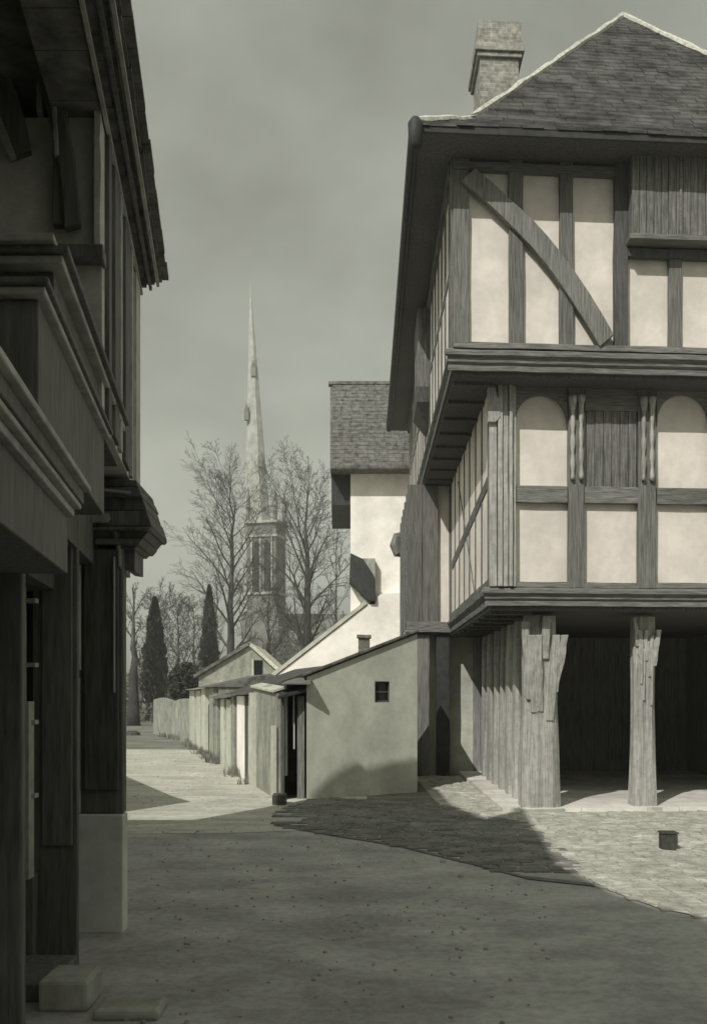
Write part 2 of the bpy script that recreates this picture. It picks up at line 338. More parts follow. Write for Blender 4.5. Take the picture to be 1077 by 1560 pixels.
# --- middle storey front, v = .45
vm = .45
def arch_panel(pa, pb, zs, ztop, zapex):
    ua, ub = U(pa, vm), U(pb, vm); c = (ua+ub)/2; r = (ub-ua)/2; n = 14
    arc = [(c+r*math.cos(math.pi*k/n), zs+(zapex-zs)*math.sin(math.pi*k/n)**.8) for k in range(n+1)]
    m = MB(M)
    for k in range(n):                       # spandrel above the arch, in little prisms
        (xa, za), (xb, zb_) = arc[k], arc[k+1]
        m.ring([[(xa, vm-.0, za), (xb, vm-.0, zb_), (xb, vm-.0, ztop), (xa, vm-.0, ztop)],
                [(xa, vm+.07, za), (xb, vm+.07, zb_), (xb, vm+.07, ztop), (xa, vm+.07, ztop)]])
    return m.build('arched_head', OAK_H, hall)
zr0, zr1 = Z(766, 860, vm), Z(741, 860, vm)
for a, b in ((785, 864), (1000, 1080), (1220, 1300)):
    arch_panel(a, b, Z(650, a, vm), zJ1b-.02, Z(600, a, vm))
    MB(M).timber((U(a, vm), vm+.03, (zr0+zr1)/2), (U(b, vm), vm+.03, (zr0+zr1)/2), (0, 0, (zr1-zr0)/2), (0, .045, 0)).build('rail', OAK_H, hall, bevel=.006)
a, b = 890, 972
MB(M).timber((U(a, vm), vm+.03, (zr0+zr1)/2), (U(b, vm), vm+.03, (zr0+zr1)/2), (0, 0, (zr1-zr0)/2), (0, .045, 0)).build('rail', OAK_H, hall, bevel=.006)
# corner post: a bundle of mouldings
cp = MB(M)
for i, (x0, x1, pr) in enumerate(((745, 756, .02), (757, 764, .06), (765, 773, .03), (774, 779, .07), (779.5, 785, .02))):
    c0, c1 = U(x0, vm), U(x1, vm)
    cp.timber(((c0+c1)/2, vm+.03-pr, zJ2), ((c0+c1)/2, vm+.03-pr, zJ1b-.04), ((c1-c0)/2, 0, 0), (0, .06, 0), j=.003)
cp.build('corner_post', OAK_L, hall, bevel=.006)
cb = MB(M)
cb.ring([[(U(744, vm)-.02, vm-.1, z_), (U(757, vm)+w2, vm-.1, z_), (U(757, vm)+w2, vm+.02, z_), (U(744, vm)-.02, vm+.02, z_)] for z_, w2 in ((5.05, -.03), (5.12, .03), (5.3, .02), (5.42, -.02), (5.5, -.05))])
cb.build('carved_bracket', OAK_L, hall, bevel=.008)
for a, b in ((865, 889), (971, 998), (1082, 1106), (1190, 1216)):
    po = fstud(a, b, zJ2-.01, zJ1b-.03, vm, proud=.02, j=.004, name='post')
    c = U((a+b)/2, vm)                       # carved half baluster on the post
    for s_ in (-1, 1):
        mb = MB(M); n = 22; pr = []
        for i in range(n+1):
            t = i/n; z_ = zr1+.08+(zJ1b-.16-zr1-.08)*t
            r_ = .018+.016*abs(math.sin(t*13+s_))+(.03*max(0, t-.78)/.22)
            pr.append((r_, z_))
        mb.lathe(c+s_*.055, vm-.055, pr, 8)
        mb.build('carved_baluster', OAK_L, po, smooth=True)
# timber shutter in the middle bay
u0, u1 = U(893, vm), U(969, vm); zt, zb = Z(626, 900, vm), Z(744, 900, vm)
m_ = MB(M); nb = 6
for i in range(nb):
    a = u0+(u1-u0)*i/nb; m_.box(a+.004, u0+(u1-u0)*(i+1)/nb-.004, vm+.0+random.uniform(-.01, .01), vm+.065, zb, zt)
m_.build('shutter', SHUT, hall)
MB(M).box(u0-.02, u1+.02, vm-.01, vm+.065, zt+.003, zJ1b-.02).build('arched_head', OAK_H, hall)
MB(M).timber((U(745, vm), vm+.025, zJ2+.03), (W_-.5, vm+.025, zJ2+.03), (0, 0, .035), (0, .05, 0)).build('sill_beam', OAK_H, hall)
# --- top storey side (u = 0), seen very obliquely
k = 0
for v in [.0]+[.45+.62*i for i in range(19)]:
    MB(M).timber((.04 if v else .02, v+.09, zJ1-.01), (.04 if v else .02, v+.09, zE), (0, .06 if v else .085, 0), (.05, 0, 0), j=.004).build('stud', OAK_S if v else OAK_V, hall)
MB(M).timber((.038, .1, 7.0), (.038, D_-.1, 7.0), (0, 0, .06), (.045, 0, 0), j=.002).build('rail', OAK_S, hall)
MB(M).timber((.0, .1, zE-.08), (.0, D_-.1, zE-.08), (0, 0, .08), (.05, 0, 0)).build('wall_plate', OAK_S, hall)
# small oriel with boards on the side wall
ov = 4.3
orl = MB(M); orl.box(-.2, .0, ov, ov+1.2, 6.75, 8.1); oo = orl.build('side_oriel', SHUT, hall, bevel=.01)
MB(M).ring([[(-.24, ov-.04, 6.745), (.0, ov-.04, 6.745), (.0, ov+1.24, 6.745), (-.24, ov+1.24, 6.745)], [(-.22, ov, 6.5), (.0, ov, 6.5), (.0, ov+1.2, 6.5), (-.22, ov+1.2, 6.5)], [(-.03, ov+.3, 6.15), (.0, ov+.3, 6.15), (.0, ov+.9, 6.15), (-.03, ov+.9, 6.15)]]).build('oriel_bracket', OAK_D, oo)
# --- middle storey side (u = .52)
for v in (.55, 1.25, 2.0, 2.8, 3.6, 4.4, 5.2, 5.95):
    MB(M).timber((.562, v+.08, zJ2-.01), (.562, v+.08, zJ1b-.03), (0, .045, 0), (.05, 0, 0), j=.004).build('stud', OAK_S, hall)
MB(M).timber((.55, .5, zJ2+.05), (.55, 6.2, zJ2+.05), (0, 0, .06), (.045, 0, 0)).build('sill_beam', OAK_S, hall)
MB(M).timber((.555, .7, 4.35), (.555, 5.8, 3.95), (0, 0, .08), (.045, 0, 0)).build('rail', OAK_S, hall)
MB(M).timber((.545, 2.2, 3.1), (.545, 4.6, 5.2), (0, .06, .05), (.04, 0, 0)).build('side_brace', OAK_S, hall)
# joist ends under the jetties (side) and the brackets that throw the toothed shadow
for i in range(15):
    v = .35+i*.78
    MB(M).timber((.03, v, zJ1b-.015), (.56, v, zJ1b-.015), (0, .075, 0), (0, 0, .075), n=2, j=.004).build('joist', OAK_D, hall)
for i in range(8):
    v = .75+i*.72
    MB(M).timber((.56, v, zJ2b-.02), (1.1, v, zJ2b-.02), (0, .075, 0), (0, 0, .075), n=2, j=.004).build('joist', OAK_D, hall)
# --- ground floor pillars, v = .85
def pillar(u, v, w0, z1, name='pillar', forks=3, seed=0, head=.5):
    rnd = random.Random(seed); m = MB(M); n = 24; rings = []; nseg = 18
    for k in range(nseg+1):
        t = k/nseg; z_ = z1*.985*t; flare = 1+.09*(1-t)**3+.05*math.sin(t*5+seed)-.10*max(0, (t-.8)/.2)
        rr = []
        for j_ in range(n):
            a = 2*math.pi*j_/n
            sq = 1/max(abs(math.cos(a)), abs(math.sin(a))); sq = min(sq, 1.22)
            groove = 1-.11*(abs(math.sin(a*4+seed+.4*math.sin(z_*1.7+seed)))**8)-.05*noise.noise(Vector((math.cos(a)*2, math.sin(a)*2, z_*.9+seed*3)))*2
            rr.append((u+w0*flare*sq*groove*math.cos(a), v+w0*flare*sq*groove*math.sin(a), z_))
        rings.append(rr)
    m.ring(rings); p = m.build(name, OAK_L, hall)
    b = MB(M)                                     # splayed brace stumps at the head
    for i in range(forks):
        f = (i/(max(1, forks-1))-.5)*2; top_ = z1-rnd.choice((.05, .12, .22, .3)); lw = rnd.uniform(.13, .24)
        b.timber((u+f*w0*.72, v-w0*.80, top_-head*rnd.uniform(1.0, 2.1)), (u+f*w0*(1.0+.35*rnd.random()), v-w0*(1.0+.2*rnd.random()), top_), (w0*lw, 0, .0), (0, w0*.25, 0), n=6, j=.014)
        if rnd.random() < .7: b.timber((u+f*w0*.5, v-w0*.9, top_-head*.8), (u+f*w0*.8+rnd.uniform(-.05, .05), v-w0*1.05, top_-rnd.uniform(.05, .2)), (w0*.10, 0, .01), (0, w0*.2, 0), n=4, j=.01)
    for i in range(3):
        z_ = rnd.uniform(.5, z1-.9); f = rnd.uniform(-.6, .6); b.timber((u+f*w0, v-w0*1.0, z_), (u+f*w0+.01, v-w0*1.02, z_+rnd.uniform(.3, .7)), (w0*.10, 0, 0), (0, .02, 0), n=5, j=.008)
    if forks > 1: b.build('pillar_head', OAK_L, p, bevel=.01)
    MB(M).box(u-w0*1.25, u+w0*1.25, v-w0*1.25, v+w0*1.2, 0, .07).build('pillar_base', STEP, p, bevel=.012)
    return p
pillar(U(824, .85), 1.0, .235, 2.66, forks=6, seed=1, head=.55)
pillar(U(983, .85), 1.0, .155, 2.66, forks=5, seed=2, head=.28)
pillar(U(1145, .85), 1.0, .155, 2.66, forks=5, seed=3, head=.28)
pillar(U(1310, .85), 1.0, .155, 2.66, forks=5, seed=4, head=.28)
for i, v in enumerate((1.9, 2.6, 3.3, 4.05, 4.8, 5.6)):
    pillar(1.20, v, .15, 2.66, forks=1, seed=5+i, head=.2)
# undercroft: floor, back and far side boarding
MB(M).box(.72, W_-.5, .72, D_-.4, 0.0, .075).build('floor', FLOORM, hall)
bd = MB(M)
for i in range(36):
    a = 1.0+i*.14; bd.box(a+.004, a+.136, 6.6+random.uniform(-.01, .01), 6.7, .045, zJ2b-.06)
bd.build('boarded_partition', BOARD, hall)
bd = MB(M)
for i in range(42):
    a = 1.1+i*.14; bd.box(W_-.6, W_-.5+random.uniform(-.01, .01), a+.004, a+.136, .045, zJ2b-.06)
bd.build('boarded_partition', BOARD, hall)
bd = MB(M)
for i in range(26):
    a = 2.9+i*.14; bd.box(1.42, 1.48+random.uniform(-.01, .01), a+.004, a+.136, .045, zJ2b-.06)
bd.build('boarded_partition', BOARD, hall)
# --- projecting rear bay on the lane side
v0, v1_ = 6.25, 10.5
uw = U(622, v0); uv = .56
MB(M).box(uw+.04, uv+.1, v0+.05, v1_, zJ2b+.12, zJ1b-.06).build('wall', PLASTER, hall)
def bstud(px0, px1, m=OAK_V):
    a, b = U(px0, v0), U(px1, v0); return MB(M).timber(((a+b)/2, v0+.0, 2.85), ((a+b)/2, v0+.0, zJ1b-.06), ((b-a)/2, 0, 0), (0, .05, 0), j=.004).build('post', m, hall, bevel=.01)
bstud(622, 643); bstud(643.5, 667)
bstud(684, 690, OAK_S)
MB(M).timber((uw-.03, v0-.02, 2.83), (uv, v0-.02, 2.83), (0, 0, .10), (0, .07, 0)).build('sill_beam', OAK_H, hall, bevel=.01)
for i in range(6):
    MB(M).timber((uw+.03, v0+.1+i*.8, 2.9), (uw+.03, v0+.1+i*.8, zJ1b-.06), (0, .1, 0), (.04, 0, 0)).build('stud', OAK_S, hall)
MB(M).box(uw, uv+.3, v0, v1_, zJ2b-.02, zJ2b+.11).build('jetty_soffit', OAK_D, hall)
ub = U(606, 12.4)
MB(M).tube([(uw+.1, v1_+.05, 5.3), (uw-.06, v1_+.1, 5.25), (uw-.12, v1_+.1, 5.05), (uw-.05, v1_+.1, 4.85), (uw+.08, v1_+.1, 4.75)], [.1, .12, .13, .11, .05], 8).build('carved_bracket', OAK_V, hall)
# posts below the bay and lit wall behind them
a, b = U(665, v0), U(685, v0)
MB(M).timber(((a+b)/2, v0+.1, 0), ((a+b)/2, v0+.1, 2.7), ((b-a)/2, 0, 0), (0, .1, 0)).build('post', BLACK, hall, bevel=.01)
a, b = U(634, v0), U(654, v0)
MB(M).timber(((a+b)/2, v0+.12, 0), ((a+b)/2, v0+.12, 2.7), ((b-a)/2, 0, 0), (0, .1, 0)).build('post', OAK_V, hall, bevel=.01)
MB(M).box(U(654, v0)+.005, U(660, v0)+.32, v0+.35, v0+.6, 0, 2.7).build('wall', RENDER2, hall)
MB(M).box(U(663, v0)+.12, 1.40, v0+.45, v0+.6, 0, 2.7).build('wall', RENDER2, hall)
# --- roof
uL, uR, vF, vB = -.47, 6.31, -.55, 12.3
hw = (uR-uL)/2
def prof(r):                      # bell-cast slope: height above the eave at plan distance r
    return .68*r if r < .7 else .476+1.24*(r-.7)
zr = zE+.08
MB(M).box(uL+.02, uR-.02, vF+.02, vB-.02, zE+.002, zE+.06).build('eave_soffit', OAK_D, hall)
fa = MB(M); fa.box(uL-.02, uR+.02, vF-.02, vF+.015, zE-.03, zE+.085); fa.box(uL-.02, uL+.015, vF+.016, vB, zE-.03, zE+.085)
fa.build('fascia', BLACK, hall, bevel=.006)
MB(M).tube([(uL-.05, vF-.03, zE+.03), (uL-.05, vB, zE+.03)], .055, 8).build('gutter_pipe', BLACK, hall)
MB(M).lathe(uL-.03, vF-.03, [(.03, 7.95), (.07, 8.0), (.085, 8.12), (.09, 8.26), (.05, 8.32)], 10).build('rainwater_head', BLACK, hall, smooth=True)
core = MB(M)
rs = [0, .35, .7, 1.4, 2.4, hw]
rings = [[(uL+r, vF+r, zr+prof(r)-.03), (uR-r, vF+r, zr+prof(r)-.03), (uR-r, vB-r*.02, zr+prof(r)-.03), (uL+r, vB-r*.02, zr+prof(r)-.03)] for r in rs[:-1]]
rings.append([(uL+hw-.01, vF+hw, zr+prof(hw)-.03), (uR-hw+.01, vF+hw, zr+prof(hw)-.03), (uR-hw+.01, vB-.1, zr+prof(hw)-.03), (uL+hw-.01, vB-.1, zr+prof(hw)-.03)])
core.ring(rings); roof = core.build('roof', TILE, hall)
def tiles(face):
    m = MB(M); r = -.04; row = 0; rnd = random.Random(4)
    while r < hw-.05:
        s_ = math.hypot(1, .68 if r < .7 else 1.24); dr = .155*(1-.25*max(r, 0)/hw)/s_*1.0; r2 = r+dr*1.5
        if face == 'front': a0, a1 = uL+max(r, 0), uR-max(r, 0)
        else: a0, a1 = vF+max(r, 0), vB
        x = a0-rnd.uniform(0, .1)
        while x < a1:
            wdt = rnd.uniform(.14, .34)*(1-.2*r/hw); x2 = min(x+wdt, a1); xa = max(x, a0)
            if x2-xa > .02:
                jr = rnd.uniform(-.014, .014); h0 = .030+rnd.uniform(-.004, .014); h1 = .004
                sag = .02*math.sin(x*1.7)+.012*math.sin(x*4.1+row)
                za, zb_ = zr+prof(max(r, 0))-(.03 if r < 0 else 0)+sag*.5, zr+prof(r2)+sag*.5
                sh_ = lambda q, rr: min(max(q, (uL if face == 'front' else vF)+rr), (uR-rr if face == 'front' else vB))
                def P(q, rr, z_): return (q, vF+rr, z_) if face == 'front' else (uL+rr, q, z_)
                xb0, xb1 = sh_(xa+.006, max(r2, 0)), sh_(x2-.004, max(r2, 0))
                if xb1-xb0 < .003: xb1 = xb0+.003
                m.add([P(xa+.003, r+jr, za), P(x2-.003, r+jr+rnd.uniform(-.008, .008), za), P(xb1, r2, zb_-.02), P(xb0, r2, zb_-.02),
                       P(xa+.003, r+jr, za+h0), P(x2-.003, r+jr, za+h0+rnd.uniform(-.006, .006)), P(xb1, r2, zb_+h1), P(xb0, r2, zb_+h1)],
                      [(0,3,2,1),(4,5,6,7),(0,1,5,4),(1,2,6,5),(2,3,7,6),(3,0,4,7)])
            x = x2 if x2 > x else a1
        r += dr; row += 1
    return m.build('roof_tiles', TILE, roof)
tiles('front'); tiles('side')
for s_ in (0, 1):
    pts = []
    for i in range(31):
        r = hw*i/30; pts.append(((uL+r) if s_ == 0 else (uR-r), vF+r, zr+prof(r)+.03+random.uniform(-.008, .012)))
    hp = MB(M); hp.tube(pts, [.04+random.uniform(-.008, .018) for _ in pts], 7); hp.build('hip_tiles', MORTAR, roof)
MB(M).tube([(uL+hw, vF+hw, zr+prof(hw)+.03), (uL+hw, vB, zr+prof(hw)+.03)], .06, 7).build('ridge_tiles', MORTAR, roof)
# chimney on the lane-side slope
vc = 4.6; c0, c1 = U(731, vc), U(790, vc)
ch = MB(M); ztop = Z(34, 760, vc)
ch.box(c0, c1, vc, vc+1.0, 8.9, ztop)
cho = ch.build('chimney', BRICK, roof, bevel=.012)
cc = MB(M)
for i, (e, za, zb_) in enumerate(((.05, ztop-.62, ztop-.54), (.09, ztop-.535, ztop-.42), (.06, ztop-.415, ztop-.33), (.035, ztop-.327, ztop+.01))):
    cc.box(c0-e, c1+e, vc-e, vc+1.0+e, za, zb_)
cc.build('chimney_cap', BRICK, cho, bevel=.01)

mb = MB(); rnd = random.Random(12)
for i in range(1100):
    y = rnd.uniform(4.4, 26); x = rnd.uniform(-.30*y-.2, .18*y+.2)
    if y > 14: x = rnd.uniform(-.25*y-.1, -1.0-.26*(y-13.6))
    if inside(x, y, PAVE) or inside(x, y, MARG): continue
    if x < -1.25 and y < 6.6: continue
    s_ = rnd.uniform(.005, .014)*(1 if rnd.random() < .95 else 2)
    mb.ring([[(x+s_*k_*math.cos(t_+i)*rnd.uniform(.8, 1.3), y+s_*k_*math.sin(t_+i), z_) for t_ in (0, 1.05, 2.1, 3.14, 4.2, 5.2)] for z_, k_ in ((.004, 1), (.008+s_*.5, .9), (.008+s_*.85, .4))])
tag(mb.build('loose_stones', ROAD), 'small loose stones scattered over the shaded road and lane', 'stones', None, 'stuff')

# ---------------------------------------------------------------- small iron box on the cobbles
pb = gp(1021, 1298); bx = MB(); bx.box(pb.x-.075, pb.x+.075, pb.y, pb.y+.15, .012, .175)
bo = bx.build('iron_box', IRON, None, bevel=.012); tag(bo, 'small dark square iron box standing alone on the sunlit cobbles', 'street box')
l_ = MB(); l_.box(pb.x-.083, pb.x+.083, pb.y-.008, pb.y+.158, .177, .195); l_.build('lid', IRON, bo, bevel=.004)

# ---------------------------------------------------------------- grey outbuilding beside the market house
Lb = Vector((-.70, 14.2, 0)); Rb = Vector((1.02, 15.25, 0)); dd = (Rb-Lb).normalized(); nn = Vector((dd.y, -dd.x, 0))  # towards camera
def O(a, b, z): p = Lb+dd*a; return (p.x, p.y+b, z)
LW = (Rb-Lb).length
out_h = thing('outbuilding', O(0, 0, 0), 'low grey rendered lean-to with one small square window beside the market house', 'outbuilding')
zl, zrt = 1.83, 2.54
def wpx(px):   # distance along wall for a photo column
    k = (px-CX)/F; return (k*Lb.y-Lb.x)/(dd.x-k*dd.y)
wa, wb = wpx(571), wpx(593)
ymid = O((wa+wb)/2, 0, 0)[1]; wz1 = EYE+(HY-1038)*ymid/F; wz0 = EYE+(HY-1070)*ymid/F
wl = MB(O)
wl.ring([[(0, 0, 0), (wa, 0, 0), (wa, 0, zl+(zrt-zl)*wa/LW), (0, 0, zl)], [(0, .22, 0), (wa, .22, 0), (wa, .22, zl+(zrt-zl)*wa/LW), (0, .22, zl)]])
wl.ring([[(wb, 0, 0), (LW, 0, 0), (LW, 0, zrt), (wb, 0, zl+(zrt-zl)*wb/LW)], [(wb, .22, 0), (LW, .22, 0), (LW, .22, zrt), (wb, .22, zl+(zrt-zl)*wb/LW)]])
wl.box(wa, wb, 0, .22, 0, wz0)
wl.ring([[(wa, 0, wz1), (wb, 0, wz1), (wb, 0, zl+(zrt-zl)*wb/LW), (wa, 0, zl+(zrt-zl)*wa/LW)], [(wa, .22, wz1), (wb, .22, wz1), (wb, .22, zl+(zrt-zl)*wb/LW), (wa, .22, zl+(zrt-zl)*wa/LW)]])
wl.box(0, .2, .221, 1.6, 0, zl-.12); wl.box(LW-.2, LW, .221, 1.6, 0, zrt-.12)
wl.build('wall', RENDER, out_h)
wf = MB(O).box(wa, wb, .09, .11, wz0, wz1).build('window', GLASS, out_h)
m_ = MB(O); zc = (wz0+wz1)/2
m_.box(wa, wb, .06, .088, wz1-.03, wz1); m_.box(wa, wb, .06, .088, wz0, wz0+.03); m_.box(wa, wa+.03, .06, .088, wz0+.03, wz1-.03); m_.box(wb-.03, wb, .06, .088, wz0+.03, wz1-.03)
m_.box(wa+.03, wb-.03, .065, .086, zc-.012, zc+.012); m_.build('window_frame', OAK_D, wf)
rf = MB(O); rf.ring([[(-.06, -.06, zl-.0), (LW+.02, -.06, zrt+.03), (LW+.02, 1.7, zrt-.12), (-.06, 1.7, zl-.12)], [(-.06, -.06, zl+.05), (LW+.02, -.06, zrt+.08), (LW+.02, 1.7, zrt-.07), (-.06, 1.7, zl-.07)]])
rf.build('roof', TILE2, out_h, bevel=.01)
wc = wpx(548); sc = O(wc, .9, 0)
m_ = MB(O); m_.box(wc-.02, wc+.2, .8, 1.05, 1.8, EYE+(HY-974)*sc[1]/F+.02); m_.box(wc-.05, wc+.23, .77, 1.08, EYE+(HY-974)*sc[1]/F+.023, EYE+(HY-974)*sc[1]/F+.07)
m_.build('chimney', BRICK, out_h)

# ---------------------------------------------------------------- porch against the left end of the outbuilding
pc = gp(440, 1222)
por = thing('porch', (pc.x, pc.y, 0), 'dark timber porch with pale posts at the left end of the grey outbuilding', 'porch')
def Pw(px, Y): return (px-CX)/F*Y
MB().box(Pw(432, 14.6), Pw(466, 14.6), 14.9, 15.0, 0, 1.62).build('door', BLACK, por)
m_ = MB(); m_.box(Pw(434, 14.3), Pw(438, 14.3), 14.3, 14.34, .35, 1.6); ppo = m_.build('post', LRISER, por)
m_ = MB(); m_.box(Pw(446, 14.3), Pw(449, 14.3), 14.32, 14.36, .75, 1.6); m_.build('post', LRISER, por)
MB().box(Pw(428, 14.1), Pw(433, 14.1), 14.1, 14.2, 0, 1.6).build('post', OAK_D, por)
MB().box(Pw(452, 14.1), Pw(463, 14.1), 14.25, 14.4, 0, 1.55).build('post', OAK_V, por)
m_ = MB(); m_.ring([[(Pw(424, 14), 13.9, 1.50), (Pw(465, 14), 14.1, 1.60), (Pw(468, 14), 15, 1.68), (Pw(424, 14), 15, 1.68)], [(Pw(424, 14), 13.9, 1.55), (Pw(465, 14), 14.1, 1.66), (Pw(468, 14), 15, 1.76), (Pw(424, 14), 15, 1.76)]])
m_.build('canopy', BLACK, por, bevel=.01)
m_ = MB(); m_.ring([[(Pw(428, 14), 13.95, 1.72), (Pw(474, 14), 13.95, 1.72), (Pw(474, 14), 15, 1.78), (Pw(428, 14), 15, 1.78)], [(Pw(447, 14), 13.95, 1.75), (Pw(474, 14), 13.95, 1.78), (Pw(474, 14), 15, 1.83), (Pw(447, 14), 15, 1.83)]]); m_.build('canopy_top', OAK_H, por)
MB().box(Pw(416, 13.6), Pw(436, 13.6), 13.45, 13.75, .0, .15).build('step', IRON, por, bevel=.008)

# ---------------------------------------------------------------- white house behind
YW = 26.5
wh = thing('white_house', at(540, 1130, YW)*1 if False else (Pw(540, YW), YW, 0), 'tall whitewashed house with dark tiled roof and long sloping white side wing', 'house')
xl, xr = Pw(534, YW), Pw(675, YW); ze = at(0, 712, YW).z
m_ = MB(); m_.box(xl, xr, YW, YW+6, 0, ze+.1); m_.build('wall', WHITE, wh)
# catslide wing with one slope
YC = 26.2
cs = [at(399, 1046, YC), at(560, 921, YC), at(580, 905, YC), at(640, 900, YC)]
poly = [Vector((cs[0].x, YC, 0))]+[Vector(c) for c in cs]+[Vector((cs[3].x, YC, 0))]
MB().prism(poly, (0, 6, 0)).build('wing_wall', WHITE, wh)
e = Vector((cs[1]-cs[0])).normalized(); nrm = Vector((-e.z, 0, e.x))
m_ = MB(); a = cs[0]-e*.15+nrm*.02; b = cs[1]+e*.0+nrm*.02
m_.prism([a, b, b+nrm*.10, a+nrm*.10], (0, 6, 0)); m_.v = [(p[0], p[1]-.05, p[2]) for p in m_.v]; m_.build('wing_roof', RENDER2, wh)
# main roof slope facing us
rl, rr = Pw(503, YW-.6), Pw(680, YW-.6); zr_e = at(0, 712, YW-.6).z; Yr = YW+2.8; zr_t = at(0, 586, Yr).z
rlt = Pw(503, Yr)
m_ = MB(); nrow = 22; rnd = random.Random(3)
m_.add([(rl, YW-.6, zr_e-.04), (rr, YW-.6, zr_e-.04), (rr, Yr, zr_t-.04), (rlt, Yr, zr_t-.04), (rl, YW+6.2, zr_e-.04), (rr, YW+6.2, zr_e-.04)], [(0, 1, 2, 3), (3, 2, 5, 4), (0, 3, 4), (1, 5, 2), (0, 4, 5, 1)])
ro = m_.build('roof', TILE2, wh)
m_ = MB()
for i in range(nrow):
    t0, t1 = i/nrow, (i+1.4)/nrow; x = rl
    while x < rr:
        wd = rnd.uniform(.2, .42); X0, X1 = x, min(x+wd-.012, rr)
        q = []
        for t, hh in ((t0, .05), (t1, .005)):
            yy, zz = YW-.6+(Yr-YW+.6)*t, zr_e+(zr_t-zr_e)*t
            q.append((yy, zz, hh+rnd.uniform(-.01, .01)))
        m_.add([(X0, q[0][0], q[0][1]-.02), (X1, q[0][0], q[0][1]-.02), (X1, q[0][0], q[0][1]+q[0][2]), (X0, q[0][0], q[0][1]+q[0][2]), (X0, q[1][0], q[1][1]+q[1][2]), (X1, q[1][0], q[1][1]+q[1][2])], [(0, 1, 2, 3), (3, 2, 5, 4)])
        x += wd
m_.build('roof_tiles', TILE2, ro)
MB().tube([(rlt-.05, Yr, zr_t+.02), (rr, Yr, zr_t+.02)], .09, 7).build('ridge_tiles', TILE2, ro)
# black block painting in the soffit shade under the overhanging verge
m_ = MB(); m_.ring([[(Pw(505, YW+.1), YW+.1, at(0, 768, YW).z), (xl, YW+.1, at(0, 768, YW).z), (xl, YW+.1, zr_e-.03), (Pw(505, YW+.1), YW+.1, zr_e-.03)], [(Pw(505, YW+3), YW+4, at(0, 768, YW).z), (xl, YW+4, at(0, 768, YW).z), (xl, YW+4, zr_e-.03), (Pw(505, YW+3), YW+4, zr_e-.03)]])
m_.build('upper_boarding', BLACK, wh)
# dark oriel hung on the left of the wall
bxm = MB(); P_ = lambda px, py, y=YW: at(px, py, y)
A = [P_(534, 846), P_(553, 855), P_(569, 880), P_(572, 918), P_(562, 918), P_(548, 905), P_(532, 890)]
bxm.prism([Vector((p.x, YW-.45, p.z)) for p in A], (0, .44, 0)); oi = bxm.build('oriel', BLACK, wh, bevel=.02)
c1_, c2_ = P_(549, 854), P_(571, 854)
MB().box(c1_.x, c2_.x, YW-.3, YW-.005, P_(0, 922).z, P_(0, 853).z).build('window', RENDER3, wh)

# ---------------------------------------------------------------- row of low cottages on the lane
W0 = Vector((-1.0, 13.6, 0)); wd_ = Vector((-4, 15.4, 0)).normalized(); wn = Vector((-wd_.y, wd_.x, 0))*1   # wn points to the lane (left)
def Wp(a, b, z): p = W0+wd_*a-wn*b; return (p.x, p.y, z)       # b = depth away from the lane
def wA(px):
    k = (px-CX)/F; return (k*W0.y-W0.x)/(wd_.x-k*wd_.y)
def ztop_at(px, py): return EYE+(HY-py)*Wp(wA(px), 0, 0)[1]/F
# nearest: pale block
k1 = thing('stone_store', Wp(wA(425), 0, 0), 'pale rough store wall with flat top next to the dark porch', 'outbuilding')
a0, a1 = wA(421), wA(386)
m_ = MB(Wp); n = 10
m_.ring([[(a0, 0, 0), (a1, 0, 0), (a1, 0, 1.66), ((a0+a1)/2, 0, 1.70), (a0, 0, 1.58)], [(a0, .1, 0), (a1, .1, 0), (a1, .1, 1.7), ((a0+a1)/2, .1, 1.74), (a0, .1, 1.62)]])
m_.build('wall', RENDER3, k1)
m_ = MB(Wp); m_.box(a1-.35, a1+.1, -.06, .0, 0, 1.6); m_.build('pilaster', RENDER2, k1)
m_ = MB(Wp); m_.box(a0-.03, a0+.18, -.05, .0, 0, 1.1); m_.build('pilaster', RENDER2, k1)
MB(Wp).ring([[(a0-.02, -.05, 1.60), (a1, -.05, 1.69), (a1, .14, 1.74), (a0-.02, .14, 1.66)], [(a0-.02, -.05, 1.63), (a1, -.05, 1.72), (a1, .14, 1.77), (a0-.02, .14, 1.69)]]).build('coping', RENDER2, k1)
# cottages
def cottage(px0, px1, label, wm, roofm, pil, eave=1.55, depth=2.4, rise=.5, gable=False):
    a0, a1 = wA(px0), wA(px1); t = thing('cottage', Wp(a0, 0, 0), label, 'cottage', None)
    MB(Wp).box(a0, a1, .12, depth, 0, eave).build('wall', wm, t)
    for p0_, p1_, mm in pil:
        MB(Wp).box(wA(p0_), wA(p1_), 0, .118, 0, eave-.04).build('pilaster', mm, t, bevel=.01)
    m = MB(Wp)
    m.ring([[(a0-.05, -.15, eave-.02), (a0-.05, depth+.1, eave-.02), (a0-.05, depth*.55, eave+rise)], [(a1+.02, -.15, eave-.02), (a1+.02, depth+.1, eave-.02), (a1+.02, depth*.55, eave+rise)]])
    m.build('roof', roofm, t); return t, a0, a1
c1, a0, a1 = cottage(384, 352, 'whitewashed cottage with bright pilasters and dark eave in the lane', OAK_D, TILE, [(384, 378, RENDER2), (376.5, 373, OAK_D), (372, 361, WHITE), (356, 352.5, RENDER3)], 1.58)
c2, b0, b1 = cottage(351.5, 326, 'grey cottage between the bright pilasters and the gabled one', OAK_V, TILE2, [(351, 345, RENDER2), (341, 336, RENDER2), (331, 327, RENDER3)], 1.50, rise=.35)
c3, d0, d1 = cottage(325.5, 306, 'narrow rendered cottage at the bend of the lane', RENDER3, TILE2, [(325, 319, RENDER3), (312, 307, RENDER2)], 1.75, rise=.3)
